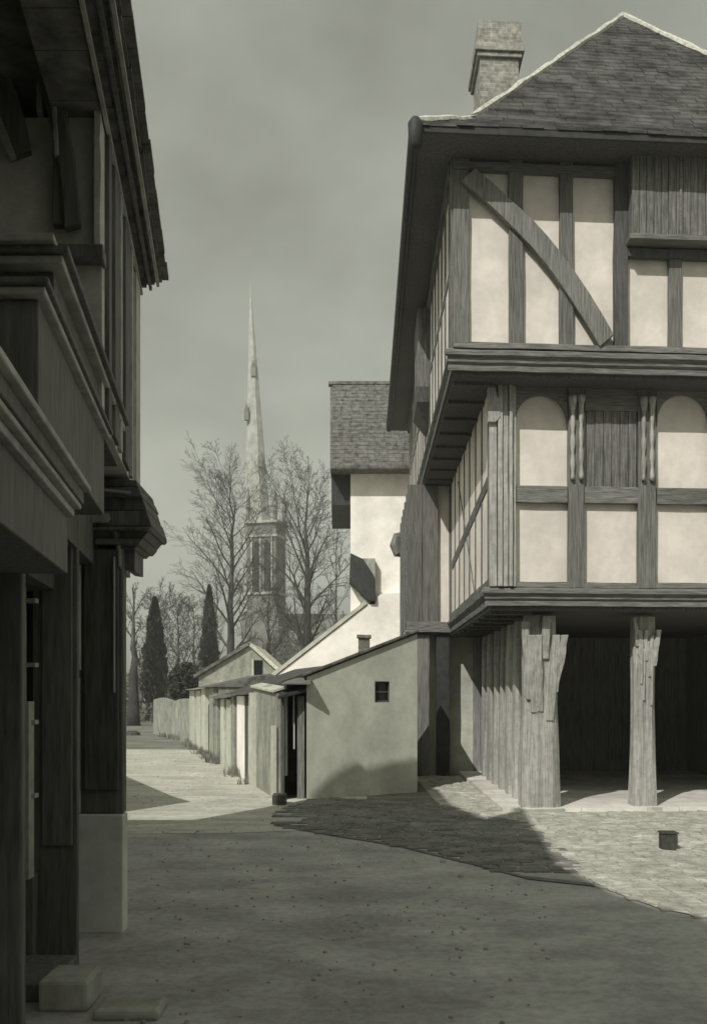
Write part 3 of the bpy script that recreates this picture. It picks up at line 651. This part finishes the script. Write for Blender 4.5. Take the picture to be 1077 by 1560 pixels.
c4, e0, e1 = cottage(305.5, 288, 'farthest low cottage wall of the lane, pale with dark doorway', OAK_D, RENDER3, [(305, 299, RENDER2), (296, 289, RENDER2)], 1.7, rise=.2)
for c_, (q0, q1) in ((c1, (359, 357.2)), (c2, (343.5, 342)), (c3, (317, 314)), (c4, (298, 297))):
    MB(Wp).box(wA(q0), wA(q1), .06, .116, 0, 1.3).build('door', BLACK, c_)
# gabled cottage behind, facing us
YG = 27.5
gc = thing('gabled_cottage', (Pw(360, YG), YG, 0), 'small grey gabled cottage with one dark attic window above the low roofs', 'cottage')
G = [at(303, 1110, YG), at(303, 1030, YG), at(380, 984, YG), at(424, 1024, YG), at(424, 1110, YG)]
MB().prism([Vector((p.x, YG, max(p.z, 0) if i not in (0, 4) else 0)) for i, p in enumerate(G)], (0, 4, 0)).build('wall', RENDER3, gc)
for i, j_ in ((1, 2), (3, 2)):
    a, b = G[i], G[j_]; e = (b-a).normalized(); nr = Vector((-e.z, 0, e.x)); nr = nr if nr.z > 0 else -nr
    a = a-e*.12+nr*.01; b = b+nr*.01
    m = MB().prism([a, b, b+nr*.09, a+nr*.09], (0, 4.2, 0)); m.v = [(p[0], p[1]-.12, p[2]) for p in m.v]; m.build('roof', TILE2 if i == 1 else MORTAR, gc)
p_, q_ = at(387, 1028, YG), at(400, 1006, YG)
wo = MB().box(p_.x, q_.x, YG-.03, YG+.02, p_.z, q_.z).build('window', GLASS, gc)
m_ = MB(); m_.box(p_.x-.05, p_.x, YG-.06, YG-.0, p_.z-.04, q_.z+.04); m_.box(p_.x-.05, q_.x+.02, YG-.06, YG-.001, p_.z-.08, p_.z-.04); m_.build('frame', RENDER2, wo)
# pale garden wall at the end of the lane
A_, B_ = gp(292, 1133), gp(234, 1118); A_.z = B_.z = 0
gw = MB(); dgw = (B_-A_); ng = 8; rr_ = []
top = [1.36+.05*math.sin(i*1.3) for i in range(ng+1)]
for i in range(ng+1):
    p = A_.lerp(B_, i/ng); nrm2 = Vector((dgw.y, -dgw.x, 0)).normalized()*.15
    if nrm2.y < 0: nrm2 = -nrm2
    rr_.append([tuple(p), (p.x, p.y, top[i]), (p.x+nrm2.x, p.y+nrm2.y, top[i]), (p.x+nrm2.x, p.y+nrm2.y, 0)])
gw.ring(rr_); gwo = gw.build('garden_wall', mat('garden_wall_render', (.24, .245, .21), (.42, .425, .365), (1, 1, .5), nscale=3.5, bump=.6, speck=5), None); tag(gwo, 'low pale garden wall at the far end of the lane below the bush', 'wall')
pp = gp(225, 1098); m_ = MB(); m_.tube([(pp.x, pp.y, 0), (pp.x+.02, pp.y, .9), (pp.x-.03, pp.y, 1.7)], [.14, .12, .09], 7)
tag(m_.build('gate_post', BARK), 'short dark wooden post left of the pale garden wall', 'post')
ps = gp(202, 1120); m_ = MB()
m_.ring([[(ps.x+.32*math.cos(t_)*s2, ps.y+.3*math.sin(t_)*s2, z_) for t_ in [k*math.pi/4 for k in range(8)]] for z_, s2 in ((0, 1), (.1, .9), (.17, .5))])
tag(m_.build('stone', IRON), 'dark stone lying on the ground at the far left of the lane', 'stone')

mb = MB(); rnd = random.Random(21)
for i in range(2600):
    if i % 3 == 0: a_ = rnd.uniform(0, 1); p_ = A_.lerp(B_, a_); x, y = p_.x+rnd.gauss(0, .08), p_.y-.1+rnd.gauss(0, .1)
    else:
        a_ = rnd.uniform(wA(385), wA(289)); x, y, _ = Wp(a_, -abs(rnd.gauss(.02, .10)), 0)
    if noise.noise(Vector((x*1.3, y*.9, 0))) < .02: continue
    h_ = rnd.uniform(.05, .24); dx, dy = rnd.gauss(0, .05), rnd.gauss(0, .05); w_ = rnd.uniform(.008, .02)
    mb.add([(x-w_, y, 0), (x+w_, y, 0), (x+dx, y+dy, h_)], [(0, 1, 2)])
tag(mb.build('weeds', SCRUB), 'weeds and rough grass along the foot of the lane walls', 'weeds', None, 'stuff')

# ---------------------------------------------------------------- church
YS = 130.0
church = thing('church', (Pw(400, YS), YS, 0), 'distant church with slender tall spire behind the bare trees', 'church')
tx0, tx1 = Pw(376, YS), Pw(431, YS); zt0 = at(0, 795, YS).z
cxm, wdt = (tx0+tx1)/2, tx1-tx0
def rotT(x, y, z):
    a_ = R(-14); dx, dy = x-cxm, y-(YS+wdt/2); return (cxm+dx*math.cos(a_)-dy*math.sin(a_), YS+wdt/2+dx*math.sin(a_)+dy*math.cos(a_), z)
hwid = wdt/2*.86
T = MB(rotT); T.box(cxm-hwid, cxm+hwid, YS+wdt/2-hwid, YS+wdt/2+hwid, 0, zt0); tow = T.build('tower', STONE, church)
T = MB(rotT)
for z_, e in ((zt0-.1, .35), (zt0-2.0, .2), (at(0, 905, YS).z, .25), (at(0, 940, YS).z, .25)):
    T = MB(rotT); T.box(cxm-hwid-e, cxm+hwid+e, YS+wdt/2-hwid-e, YS+wdt/2+hwid+e, z_, z_+.35); T.build('string_course', SPIRE, tow)
for dx in (-.95, .55):
    T = MB(rotT); x_ = cxm+dx; z0_, z1_ = at(0, 900, YS).z, at(0, 822, YS).z; yf = YS+wdt/2-hwid
    T.prism([(x_-.1, yf-.12, z0_), (x_+.75, yf-.12, z0_), (x_+.75, yf-.12, z1_-.5), (x_+.33, yf-.12, z1_), (x_-.1, yf-.12, z1_-.5)], (0, .1, 0)); T.build('belfry_window', GLASS, tow)
T = MB(rotT)
for dx in (-1.45, -.2+.0, 1.45):
    T.box(cxm+dx, cxm+dx+.22, YS+wdt/2-hwid-.25, YS+wdt/2-hwid-.01, at(0, 905, YS).z, zt0-2.1)
T.build('buttress', SPIRE, tow)
for sx in (-1, 1):
    for sy in (-1, 1):
        T = MB(rotT); T.lathe(cxm+sx*hwid*.92, YS+wdt/2+sy*hwid*.92, [(.3, zt0+.25), (.28, zt0+2), (.42, zt0+2.1), (.0, zt0+5.0)], 6); T.build('pinnacle', STONE, tow)
tip = at(381, 428, YS+2); bc = at(392, 790, YS+2)
n = 8; rb = 1.86; rings = []
for i in range(13):
    t = i/12; r_ = rb*(1-t)+.02; c = bc.lerp(tip, t)
    rings.append([(c.x+r_*math.cos(R(22.5)+2*math.pi*k/n), YS+wdt/2+r_*math.sin(R(22.5)+2*math.pi*k/n), zt0+.25+(tip.z-zt0-.25)*t) for k in range(n)])
sp = MB(); sp.ring(rings); spo = sp.build('spire', SPIRE, church)
for px, py in ((376, 628), (397, 700), (386, 560)):
    p = at(px, py, YS+wdt/2-1.0); t_ = (p.z-zt0)/(tip.z-zt0); r_ = rb*(1-t_)
    m = MB(); m.prism([(p.x-.32, YS+wdt/2-r_-.25, p.z-1.1), (p.x+.32, YS+wdt/2-r_-.25, p.z-1.1), (p.x+.32, YS+wdt/2-r_-.25, p.z+.2), (p.x, YS+wdt/2-r_-.25, p.z+1.2), (p.x-.32, YS+wdt/2-r_-.25, p.z+.2)], (0, .6, 0)); m.build('lucarne', STONE, spo)
T = MB(rotT); T.box(cxm-hwid-.55, cxm+hwid+.55, YS+wdt/2-hwid-.55, YS+wdt/2+hwid+.55, 0, at(0, 932, YS).z); T.build('tower_base', STONE, tow)
T = MB(); T.box(Pw(425, YS), Pw(470, YS), YS+1.5, YS+5.6, 0, at(0, 958, YS).z); T.build('porch_wing', STONE, church)
# nave
m = MB(); nx0, nx1 = Pw(385, YS), Pw(560, YS); nz = at(0, 975, YS).z; nt_ = at(0, 925, YS).z
m.box(nx0, nx1, YS+6, YS+16, 0, nz); m.build('nave_wall', STONE, church)
m = MB(); m.ring([[(nx0, YS+5.7, nz), (nx0, YS+16.3, nz), (nx0, YS+11, nt_)], [(nx1, YS+5.7, nz), (nx1, YS+16.3, nz), (nx1, YS+11, nt_)]]); m.build('nave_roof', STONE, church)

# ---------------------------------------------------------------- trees
def branch(m, p, d, ln, r, depth, rnd, minr, up=.25, spread=.55):
    n = 3; pts, rad = [p], [r]; q, dd_ = Vector(p), Vector(d)
    for i in range(n):
        dd_ = (dd_+Vector((rnd.uniform(-.14, .14), rnd.uniform(-.14, .14), rnd.uniform(-.04, .12)*(1+up)))).normalized()
        q = q+dd_*ln/n; pts.append(q); rad.append(max(minr, r*(1-.4*(i+1)/n)))
    m.tube(pts, rad, 5 if depth > 3 else 3, cap=False)
    if depth == 0: return
    k = 2 if rnd.random() < .35 else 3
    if depth <= 2: k += 1
    for i in range(k):
        ax = dd_.orthogonal().normalized(); ax.rotate(__import__('mathutils').Quaternion(dd_, rnd.uniform(0, 6.28)))
        sp_ = spread*rnd.uniform(.45, 1.15)*(.55 if i == 0 else 1)
        nd = (dd_*math.cos(sp_)+ax*math.sin(sp_)+Vector((0, 0, up*.35))).normalized()
        st = pts[-1] if i < 2 else pts[rnd.choice((1, 2))]
        branch(m, st, nd, ln*rnd.uniform(.68, .86), max(minr, rad[-1]*(.85 if i == 0 else .62)), depth-1, rnd, minr, up, spread)
def limb(m, p, d, ln, r, lvl, rnd, upw, nseg=5):
    pts = [Vector(p)]; rad = [r]; dd_ = Vector(d); q = Vector(p)
    for i in range(nseg):
        dd_ = (dd_+Vector((rnd.gauss(0, .09), rnd.gauss(0, .09), upw+rnd.gauss(0, .05)))).normalized(); q = q+dd_*ln/nseg
        pts.append(q); rad.append(max(.010, r*(1-.80*(i+1)/nseg)))
    m.tube(pts, rad, 5 if lvl == 1 else 3, cap=False)
    if lvl == 4: return
    n = {1: 9, 2: 6, 3: 4}[lvl]
    if ln < .9: n = 3
    for k in range(n):
        t = .22+.76*(k+rnd.random())/n; x = t*nseg; i = min(int(x), nseg-1); st = pts[i].lerp(pts[i+1], x-i); ax = (pts[i+1]-pts[i]).normalized()
        o_ = ax.orthogonal().normalized(); o_.rotate(__import__('mathutils').Quaternion(ax, rnd.uniform(0, 6.28))); a_ = rnd.uniform(.45, .95)
        limb(m, st, (ax*math.cos(a_)+o_*math.sin(a_)).normalized(), ln*(.50 if lvl < 3 else .55)*rnd.uniform(.6, 1.15)*(1.15-.5*t), max(.010, rad[i]*.5), lvl+1, rnd, upw*.8, 4 if lvl < 3 else 2)
def tree(px, py_base, py_top, Y, seed, label, r=.32, wpx_=110, n=24, t0=.2, lean=0, ang=.75, lv=1, group='bare winter trees', **kw):
    b = at(px, py_base, Y); h = at(px, py_top, Y).z; t = thing('bare_tree', (b.x, Y, 0), label, 'tree', group); rnd = random.Random(seed)
    m = MB(); pts = []; N_ = 10
    for i in range(N_+1):
        f = i/N_; pts.append(Vector((b.x+lean*f*f+rnd.gauss(0, .10)*f*h/18, Y+rnd.gauss(0, .1)*f, h*.93*f)))
    rads = [max(.03, r*(1.15-1.08*(i/N_)**.8)) for i in range(N_+1)]; kt = 5
    m.tube(pts[:kt+1], rads[:kt+1], 8); m.build('trunk', BARK, t, smooth=True)
    c = MB(); c.tube(pts[kt:], rads[kt:], 6); hwid = wpx_/2/F*Y
    for k in range(n):
        f = t0+(.97-t0)*((k+rnd.random())/n); x = f*N_; i = min(int(x), N_-1); st = pts[i].lerp(pts[i+1], x-i)
        a_ = k*2.4+rnd.uniform(-.4, .4); g_ = (f-t0)/(1-t0); ext = hwid*(.55+.75*math.sin(math.pi*min(1, .18+g_*.85)))*rnd.uniform(.75, 1.1); inc = ang*rnd.uniform(.75, 1.2)*(1-.35*g_)
        limb(c, st, Vector((math.cos(a_)*math.sin(inc), math.sin(a_)*math.sin(inc), math.cos(inc))), ext/math.sin(inc)*.85, max(.03, rads[i]*.42), lv, rnd, .07)
    zmax = max(v[2] for v in c.v); sz = h/zmax; c.v = [(v[0], v[1], v[2]*(1+(sz-1)*min(1, max(0, v[2]/h-.45)/.4))) for v in c.v]
    c.build('crown', TWIG, t); return t
tree(352, 1000, 655, 74, 11, 'tall bare tree left of the church spire', r=.36, wpx_=140, n=26, t0=.2)
tree(468, 965, 676, 70, 23, 'tall bare tree right of the church spire', r=.42, wpx_=125, n=26, t0=.14)
tree(410, 985, 840, 80, 31, 'smaller bare tree in front of the church tower', r=.2, wpx_=80, n=18, t0=.12, lv=1)
tree(512, 960, 800, 62, 35, 'small bare tree close to the left edge of the white house', r=.16, wpx_=60, n=16, t0=.12, lv=2)
tree(272, 1040, 880, 56, 41, 'bushy bare tree between the two dark conifers', r=.16, wpx_=80, n=18, t0=.12, lv=1)
tree(296, 1040, 905, 60, 43, 'thin bare tree directly left of the farther conifer', r=.14, wpx_=60, n=16, t0=.12, lv=2)
tree(240, 1040, 893, 66, 47, 'bare tree rising behind the nearer conifer', r=.16, wpx_=70, n=18, t0=.12, lv=1)
tree(204, 1065, 885, 46, 53, 'pollarded tree with thick dark trunk at the far left of the lane', r=.3, wpx_=34, n=12, t0=.4, lv=2)
tree(330, 1000, 850, 84, 59, 'bare tree just behind the farther conifer', r=.18, wpx_=70, n=16, t0=.12, lv=2)
def foliage(m, c, rad, n, s, rnd, shape=None):
    for i in range(n):
        while True:
            p = Vector([rnd.uniform(-1, 1) for _ in range(3)])
            if p.length < 1: break
        if shape: p = shape(p, rnd)
        nz_ = noise.noise(Vector((p.x*2.3+c.x, p.y*2.3, p.z*2.3)))
        if nz_ < -.22: continue
        q = Vector((c.x+p.x*rad[0], c.y+p.y*rad[1], c.z+p.z*rad[2])); a_ = Vector([rnd.gauss(0, 1) for _ in range(3)]).normalized(); b_ = a_.orthogonal().normalized()
        sz = s*rnd.uniform(.6, 1.4); m.add([q-a_*sz, q+b_*sz*.5, q+a_*sz, q-b_*sz*.5], [(0, 1, 2, 3)])
def conifer(px, py0, py1, Y, wpxs, seed, label, n=5200):
    b = at(px, py0, Y); h = at(px, py1, Y).z; z0 = max(.1, b.z); rw = wpxs/2/F*Y; rnd = random.Random(seed)
    t = thing('conifer', (b.x, Y, 0), label, 'tree', None); MB().tube([(b.x, Y, 0), (b.x, Y, h*.85)], [.16, .04], 7).build('trunk', BARK, t)
    m = MB()
    for i in range(n):
        tt = rnd.random()**.8; r_ = rw*(1-tt)**.62*min(1, .5+tt*3)*(1+.22*noise.noise(Vector((tt*9, seed, rnd.random()*.3))))
        a_ = rnd.uniform(0, 6.28); rr = r_*math.sqrt(rnd.uniform(.15, 1))*(1+.15*math.sin(a_*5+tt*20))
        q = Vector((b.x+rr*math.cos(a_), Y+rr*math.sin(a_), z0*.6+(h-z0*.6)*tt)); u_ = Vector((math.cos(a_)*.4+rnd.gauss(0, .3), math.sin(a_)*.4+rnd.gauss(0, .3), 1)).normalized(); v_ = u_.orthogonal().normalized()
        s_ = rnd.uniform(.08, .2); m.add([q-u_*s_, q+v_*s_*.4, q+u_*s_, q-v_*s_*.4], [(0, 1, 2, 3)])
    m.build('crown', LEAF, t); return t
conifer(236, 1048, 912, 50, 46, 5, 'dark pointed evergreen standing nearest at the end of the lane')
conifer(319, 1005, 893, 64, 34, 6, 'farther dark evergreen in front of the left tall bare tree')
bp = at(283, 1038, 42); t = thing('evergreen_bush', (bp.x, 42, 0), 'round dark evergreen bush above the pale garden wall', 'bush')
m = MB(); foliage(m, Vector((bp.x, 42, bp.z-.1)), (.78, .8, .95), 5200, .09, random.Random(8)); m.build('foliage', LEAF, t)
m = MB(); m.tube([(bp.x, 42, 0), (bp.x, 42, 1.6)], [.14, .07], 6); m.build('stem', BARK, t)
# churchyard scrub
m = MB(); rnd = random.Random(9)
for i in range(52000):
    Y = rnd.uniform(50, 118); px = rnd.uniform(150, 560)
    k_ = max(0, min(1, (px-345)/60))*max(0, min(1, (Y-60)/30))
    top = 2.2+k_*4.6+(1.6+k_)*noise.noise(Vector((px*.025, Y*.06, 3)))+1.3*noise.noise(Vector((px*.09, Y*.2, 1)))
    z_ = max(0, top)*rnd.random()**.6; q = Vector((Pw(px, Y), Y, z_)); u_ = Vector((rnd.gauss(0, .7), rnd.gauss(0, .7), rnd.gauss(.3, .8))).normalized(); v_ = u_.orthogonal().normalized(); s_ = rnd.uniform(.12, .5)
    m.add([q-u_*s_, q+v_*.03, q+u_*s_, q-v_*.03] if rnd.random() < .6 else [q-u_*s_*.4, q+v_*s_*.2, q+u_*s_*.4, q-v_*s_*.2], [(0, 1, 2, 3)])
tag(m.build('undergrowth', SCRUB), 'tangled winter undergrowth of the churchyard behind the cottages', 'undergrowth', None, 'stuff')

# ---------------------------------------------------------------- left building (near, in shade)
lh = thing('shop_house', (-1.6, 6.9, 0), 'shaded timber framed shop house close on the left with deep cornices and overhanging eaves', 'building')
dl = Vector((-.137, 1, 0))
def Q(a, b, z): return (-1.32-.137*b+a, 5.0+b, z)      # a across from the facade line (negative = into the house), b along the street
zEl = 4.62
# upper block: gable side towards us plus street face
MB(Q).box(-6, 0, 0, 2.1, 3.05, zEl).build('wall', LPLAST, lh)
MB(Q).box(-6, -.05, 1.5, 2.05, 2.45, 3.048).build('wall', LWOOD, lh); MB(Q).box(-6, -.22, .14, 1.49, 2.45, 3.048).build('wall', LWOOD, lh)
def lq(px, py, b=-.03):        # point on the near face (Y = 5+b)
    p = at(px, py, 5.0+b); return (p.x+1.32+.137*b, b, p.z)
def lbeam(p, q, w_, m=LWOOD, name='beam', d=.03, b=-.03, bend=0):
    a_, c_ = Vector(lq(*p, b)), Vector(lq(*q, b)); e = (c_-a_).normalized(); nr = Vector((-e.z, 0, e.x))
    hw_ = w_/2/F*5.0
    return MB(Q).timber(a_, c_, nr*hw_, (0, d, 0), n=8, j=.004, bend=nr*bend).build(name, m, lh, bevel=.005)
lbeam((93, 60), (93, 345), 22, name='post'); lbeam((48, 70), (112, 348), 24, name='brace', b=-.05, bend=.05)
lbeam((-40, 20), (32, 238), 34, name='brace', bend=.03); lbeam((-60, 40), (20, 240), 10, LEDGE, b=-.06)
lbeam((62, 75), (62, 175), 9, LEDGE, 'batten', b=-.02); lbeam((82, 130), (88, 240), 7, LEDGE, 'batten', b=-.065)
lbeam((150, 160), (150, 384), 10, LPLAST, 'corner_post'); lbeam((-60, 12), (150, 12), 26)
lbeam((-200, 391), (160, 391), 20, name='sill_beam', d=.07)
# street face studs of the upper storey
for b_, w_, mm in ((.12, .07, LWOOD), (.42, .12, LWOOD), (.72, .05, LEDGE), (1.0, .16, LWOOD), (1.42, .05, LEDGE)):
    MB(Q).box(0, .025, b_, b_+w_*1.8, 3.06, zEl-.02).build('stud', mm, lh, bevel=.004)
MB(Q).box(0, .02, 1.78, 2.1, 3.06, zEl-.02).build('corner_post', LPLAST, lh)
# eaves: layered tiles and boards, hipped roof
rows = MB(Q)
lay = ((.02, .05, 0), (.06, .03, .045), (.12, .03, .08), (.17, .025, .11), (.215, .03, .14))
for i, (o_, th_, dz) in enumerate(lay):
    x = -3.0
    while x < 2.22:
        x2 = x+random.uniform(.18, .4); xe = min(x2, 2.30-(4-i)*.03)
        if xe > x: rows.box(-.25+o_*0, o_+random.uniform(-.006, .006), x+.004, xe-.002, zEl+dz, zEl+dz+th_)
        x = x2
eo = rows.build('eave_tiles', TILE2, lh)
for o_, m__ in ((.03, LEDGE), (.10, LWOOD), (.155, LEDGE)):
    MB(Q).box(o_-.02, o_, -3, 2.2, zEl-.03+o_*.5, zEl-.002+o_*.5).build('eave_board', m__, lh)
hip = MB(Q); hz = zEl+.17
hip.add([(.2, -5, hz), (.2, 2.3, hz), (-6.2, 2.3, hz), (-6.2, -5, hz), (-3.0, -2.0, hz+2.9), (-3.0, -.9, hz+2.9)], [(0, 1, 5, 4), (1, 2, 5), (2, 3, 4, 5), (3, 0, 4), (0, 3, 2, 1)])
hip.build('roof', TILE2, lh)
# two storey shop bay in front: frieze band, bay body and shop cornice, all along the facade line
def XL(px, Y): return (px-CX)/F*Y
def run(a, ba, bb, z0, z1, name, m, dp=3.5, bev=.006):
    return MB(Q).box(-dp, a, ba, bb, z0, z1).build(name, m, lh, bevel=bev)
run(-.02, -1.30, .95, 3.012, 3.235, 'frieze', LWOOD)
run(.025, -1.37, .97, 3.237, 3.27, 'moulding', LEDGE); run(.05, -1.39, .98, 3.272, 3.30, 'moulding', LWOOD)
run(.0, -1.42, .95, 3.30, 3.33, 'moulding', LEDGE)
run(0, -1.72, .1, 2.55, 2.955, 'bay', LWOOD); run(.03, -1.76, .12, 2.957, 2.985, 'moulding', LEDGE); run(.045, -1.78, .13, 2.987, 3.01, 'moulding', LWOOD)
run(.03, -2.46, -.62, 2.52, 2.548, 'shop_cornice', LEDGE); run(.0, -2.43, -.64, 2.46, 2.518, 'shop_cornice', LWOOD)
run(-.01, -2.41, -.65, 2.435, 2.458, 'shop_cornice', LEDGE); run(-.04, -2.38, -.66, 2.40, 2.432, 'shop_cornice', LEDGE); run(-.07, -2.34, -.67, 2.14, 2.398, 'shop_fascia', LWOOD)
MB(Q).box(-3, -.35, -.66, 1.2, 2.2, 2.54).build('shop_soffit', OAK_D, lh)
# hood at the far end of the cornice
YH = 6.35
def hood(y0_, y1_, pts, name, mm):
    return MB().ring([[tuple(at(px, py, y0_)) for px, py in pts], [(at(px, py, y0_).x-.02, y1_, at(px, py, y0_).z) for px, py in pts]]).build(name, mm, lh, bevel=.006)
prof_ = [(728, 208), (742, 211), (757, 217), (778, 224), (802, 231.5), (808, 228), (820, 219), (830, 211), (837, 205)]
for i_ in range(len(prof_)-1):
    (y0_, x0_), (y1_, x1_) = prof_[i_], prof_[i_+1]; oy = (.0, -.05, .0, -.07, -.10, -.03, -.06, .0)[i_]
    hood(YH+oy, YH+.62-.02*i_, [(120+4*(i_ > 5)*i_, y0_), (x0_, y0_+(3 if i_ == 0 else 0)), (x1_, y1_-.6), (120+4*(i_ > 5)*i_, y1_-.6)], 'hood_cornice', LWOOD)
hood(YH-.075, YH-.052, [(131, 744), (131, 740), (200, 748), (200, 753)], 'hood_moulding', LEDGE)
hood(YH-.12, YH-.102, [(112, 788), (116, 779), (166, 781), (170, 790), (166, 796), (112, 796)], 'hood_moulding', LEDGE)
hood(YH+.05, YH+.4, [(190, 800), (206, 836), (206, 870), (192, 868), (180, 830)], 'corbel', LWOOD)
hood(YH-.04, YH-.003, [(168, 790), (173, 790), (186, 838), (186, 868), (181, 862), (180, 838)], 'hood_moulding', LEDGE)
# shop front: end pilaster with pale riser, inner pilaster, window
rz0, rz1 = at(0, 1420, YH).z, at(0, 1240, YH).z
MB().box(XL(121, YH), XL(188, YH), YH, YH+.1, rz1+.003, 2.72).build('end_pilaster', LWOOD, lh, bevel=.01)
MB().box(XL(130, YH), XL(182, YH), YH-.03, YH-.001, .95, 2.55).build('pilaster_panel', OAK_D, lh, bevel=.006)
MB().box(XL(121, YH), XL(125, YH), YH-.05, YH-.0015, 1.75, 2.6).build('pilaster_edge', LRISER, lh)
MB().box(XL(121, YH), XL(124, YH), YH-.05, YH-.0015, .8, 1.7).build('pilaster_edge', LEDGE, lh)
MB().box(XL(176, YH), XL(178, YH), YH-.055, YH-.031, 1.6, 2.5).build('pilaster_edge', LEDGE, lh)
MB().box(XL(120, YH), XL(190, YH), YH-.04, YH+.1, rz0, rz1).build('stall_riser', LRISER, lh, bevel=.01)
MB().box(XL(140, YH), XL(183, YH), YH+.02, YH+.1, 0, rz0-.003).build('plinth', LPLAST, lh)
MB().box(XL(50, 5.6), XL(119, 5.6), 5.6, 5.64, 0, 2.8).build('inner_pilaster', LWOOD, lh, bevel=.012)
MB().box(XL(66, 5.6), XL(112, 5.6), 5.575, 5.598, .7, 2.5).build('pilaster_panel', LWOOD, lh, bevel=.008)
MB().box(XL(-160, 5.2), XL(56, 5.6), 5.66, 5.7, .5, 2.7).build('shop_window', GLASS, lh)
for py in (915, 1013, 1100, 1212):
    z_ = at(0, py, 5.4).z; MB().box(XL(-160, 5.4), XL(56, 5.4), 5.38, 5.44, z_-.012, z_+.012).build('glazing_bar', LEDGE, lh)
MB().box(XL(33, 5.4), XL(38, 5.4), 5.36, 5.43, .6, 2.6).build('glazing_bar', LEDGE, lh)
MB().box(XL(42, 5.4), XL(50, 5.4), 5.34, 5.43, .55, 1.55).build('glazing_bar', LEDGE, lh)
MB().box(XL(-300, 5.5), XL(52, 5.5), 5.5, 5.58, 0, .55).build('stall_riser', LWOOD, lh, bevel=.01)
MB().box(XL(-60, 4.3), XL(34, 4.3), 4.3, 4.36, 0, 2.39).build('near_pilaster', LWOOD, lh, bevel=.012)
MB().box(-6, XL(128, 6.9), 6.5, 6.9, 0, 2.44).build('wall', OAK_D, lh)
MB().box(XL(-160, 4.9), XL(75, 4.9), 4.9, 5.45, 0, .10).build('threshold', LWOOD, lh, bevel=.01)
# stone steps at the bottom left
for (x0, x1, y0_, y1_, hh, lab) in ((58, 134, 4.75, 5.05, .16, 'narrow worn stone step against the dark pilaster'), (140, 242, 4.62, 4.86, .055, 'flat pale stone slab at the foot of the shop pilaster')):
    m_ = MB(); m_.box(XL(x0, y0_), XL(x1, y0_)+.0, y0_, y1_, 0, hh); o = m_.build('doorstep', STEP, None, bevel=.02); tag(o, lab, 'step')

# ---------------------------------------------------------------- unseen houses and an added shade slab behind and left of the camera that throw the foreground shade
TANE = math.tan(R(SUN_EL)); sa, ca = math.sin(R(SUN_AZ)), math.cos(R(SUN_AZ))
def trace(P, X):                         # where the sun ray of P crosses the plane x = X
    h = (P.x-X)/sa; return (P.y-h*ca, P.z+h*TANE)
XP = -6.2
def onwall(px, py):                      # point of the outbuilding wall under a photo pixel
    a_ = wpx(px); y_ = O(a_, 0, 0)[1]; return Vector((O(a_, 0, 0)[0], y_, EYE+(HY-py)*y_/F))
pts = [trace(p, XP) for p in (gp(418, 1240), gp(462, 1222), onwall(475, 1212), onwall(510, 1178), onwall(545, 1160), onwall(557, 1172), onwall(600, 1160), onwall(634, 1155), gp(668, 1205), gp(690, 1230), gp(742, 1252), gp(752, 1247), gp(798, 1236), gp(815, 1262), gp(850, 1320), gp(930, 1360), gp(1000, 1385), gp(1065, 1397))]  # unseen roofline, traced back along the sun from the wanted shade edge
print('PROFILE', [(round(a, 2), round(b, 2)) for a, b in pts])
th_ = thing('tall_house', (XP, -6, 0), 'tall house behind the camera shading the foreground road', 'building')
poly = [Vector((XP, pts[0][0]+.05, 0))]+[Vector((XP, a, b)) for a, b in pts]+[Vector((XP, -22, pts[-1][1])), Vector((XP, -22, 0))]
MB().prism(poly, (-sa*6, -ca*6, 0)).build('wall', BRICK, th_)
row_ = thing('terrace', (4, -8, 0), 'brick terrace across the street behind the camera', 'building')
MB().box(-5.5, 14, -12, -7, 0, 6.6).build('wall', BRICK, row_)
MB().ring([[(-5.6, -6.8, 6.61), (-5.6, -12.2, 6.61), (-5.6, -9.5, 8.2)], [(14.1, -6.8, 6.61), (14.1, -12.2, 6.61), (14.1, -9.5, 8.2)]]).build('roof', TILE2, row_)
for k in range(6):
    for z_ in (1.0, 4.0): MB().box(-4.4+k*3.1, -3.4+k*3.1, -6.998, -6.95, z_, z_+1.5).build('window', GLASS, row_)
sh_t = [gp(190, 1182), gp(232, 1200), gp(262, 1213), gp(292, 1222), gp(250, 1226), gp(190, 1227)]
lo = thing('yard_shed', (-5.5, 12, 0), 'low shed beyond the shop house, hidden behind it', 'shed')
XQ = -4.6; ps_ = [trace(p, XQ) for p in sh_t]
print('SHED', [(round(a, 2), round(b, 2)) for a, b in ps_])
pl = [(XQ, ps_[3][0], ps_[3][1])]
MB().prism([Vector((XQ, a, b)) for a, b in ps_], (-sa*3, -ca*3, 0)).build('roof', TILE2, lo)  # unseen slab, outline traced back from the wedge of shade it throws

# ---------------------------------------------------------------- haze
hz_ = MB(); hz_.box(-300, 300, -70, 420, -1.0, 66)
hm = bpy.data.materials.new('haze'); hm.use_nodes = True; ht = hm.node_tree; ht.nodes.clear()
ho = ht.nodes.new('ShaderNodeOutputMaterial'); hv = ht.nodes.new('ShaderNodeVolumePrincipled')
hv.inputs['Color'].default_value = (.93, .95, .87, 1); hv.inputs['Density'].default_value = .0016; hv.inputs['Anisotropy'].default_value = .2
ht.links.new(hv.outputs[0], ho.inputs['Volume'])
tag(hz_.build('haze', hm, None), kind='stuff', label='thin pale haze over the whole town', cat='haze')
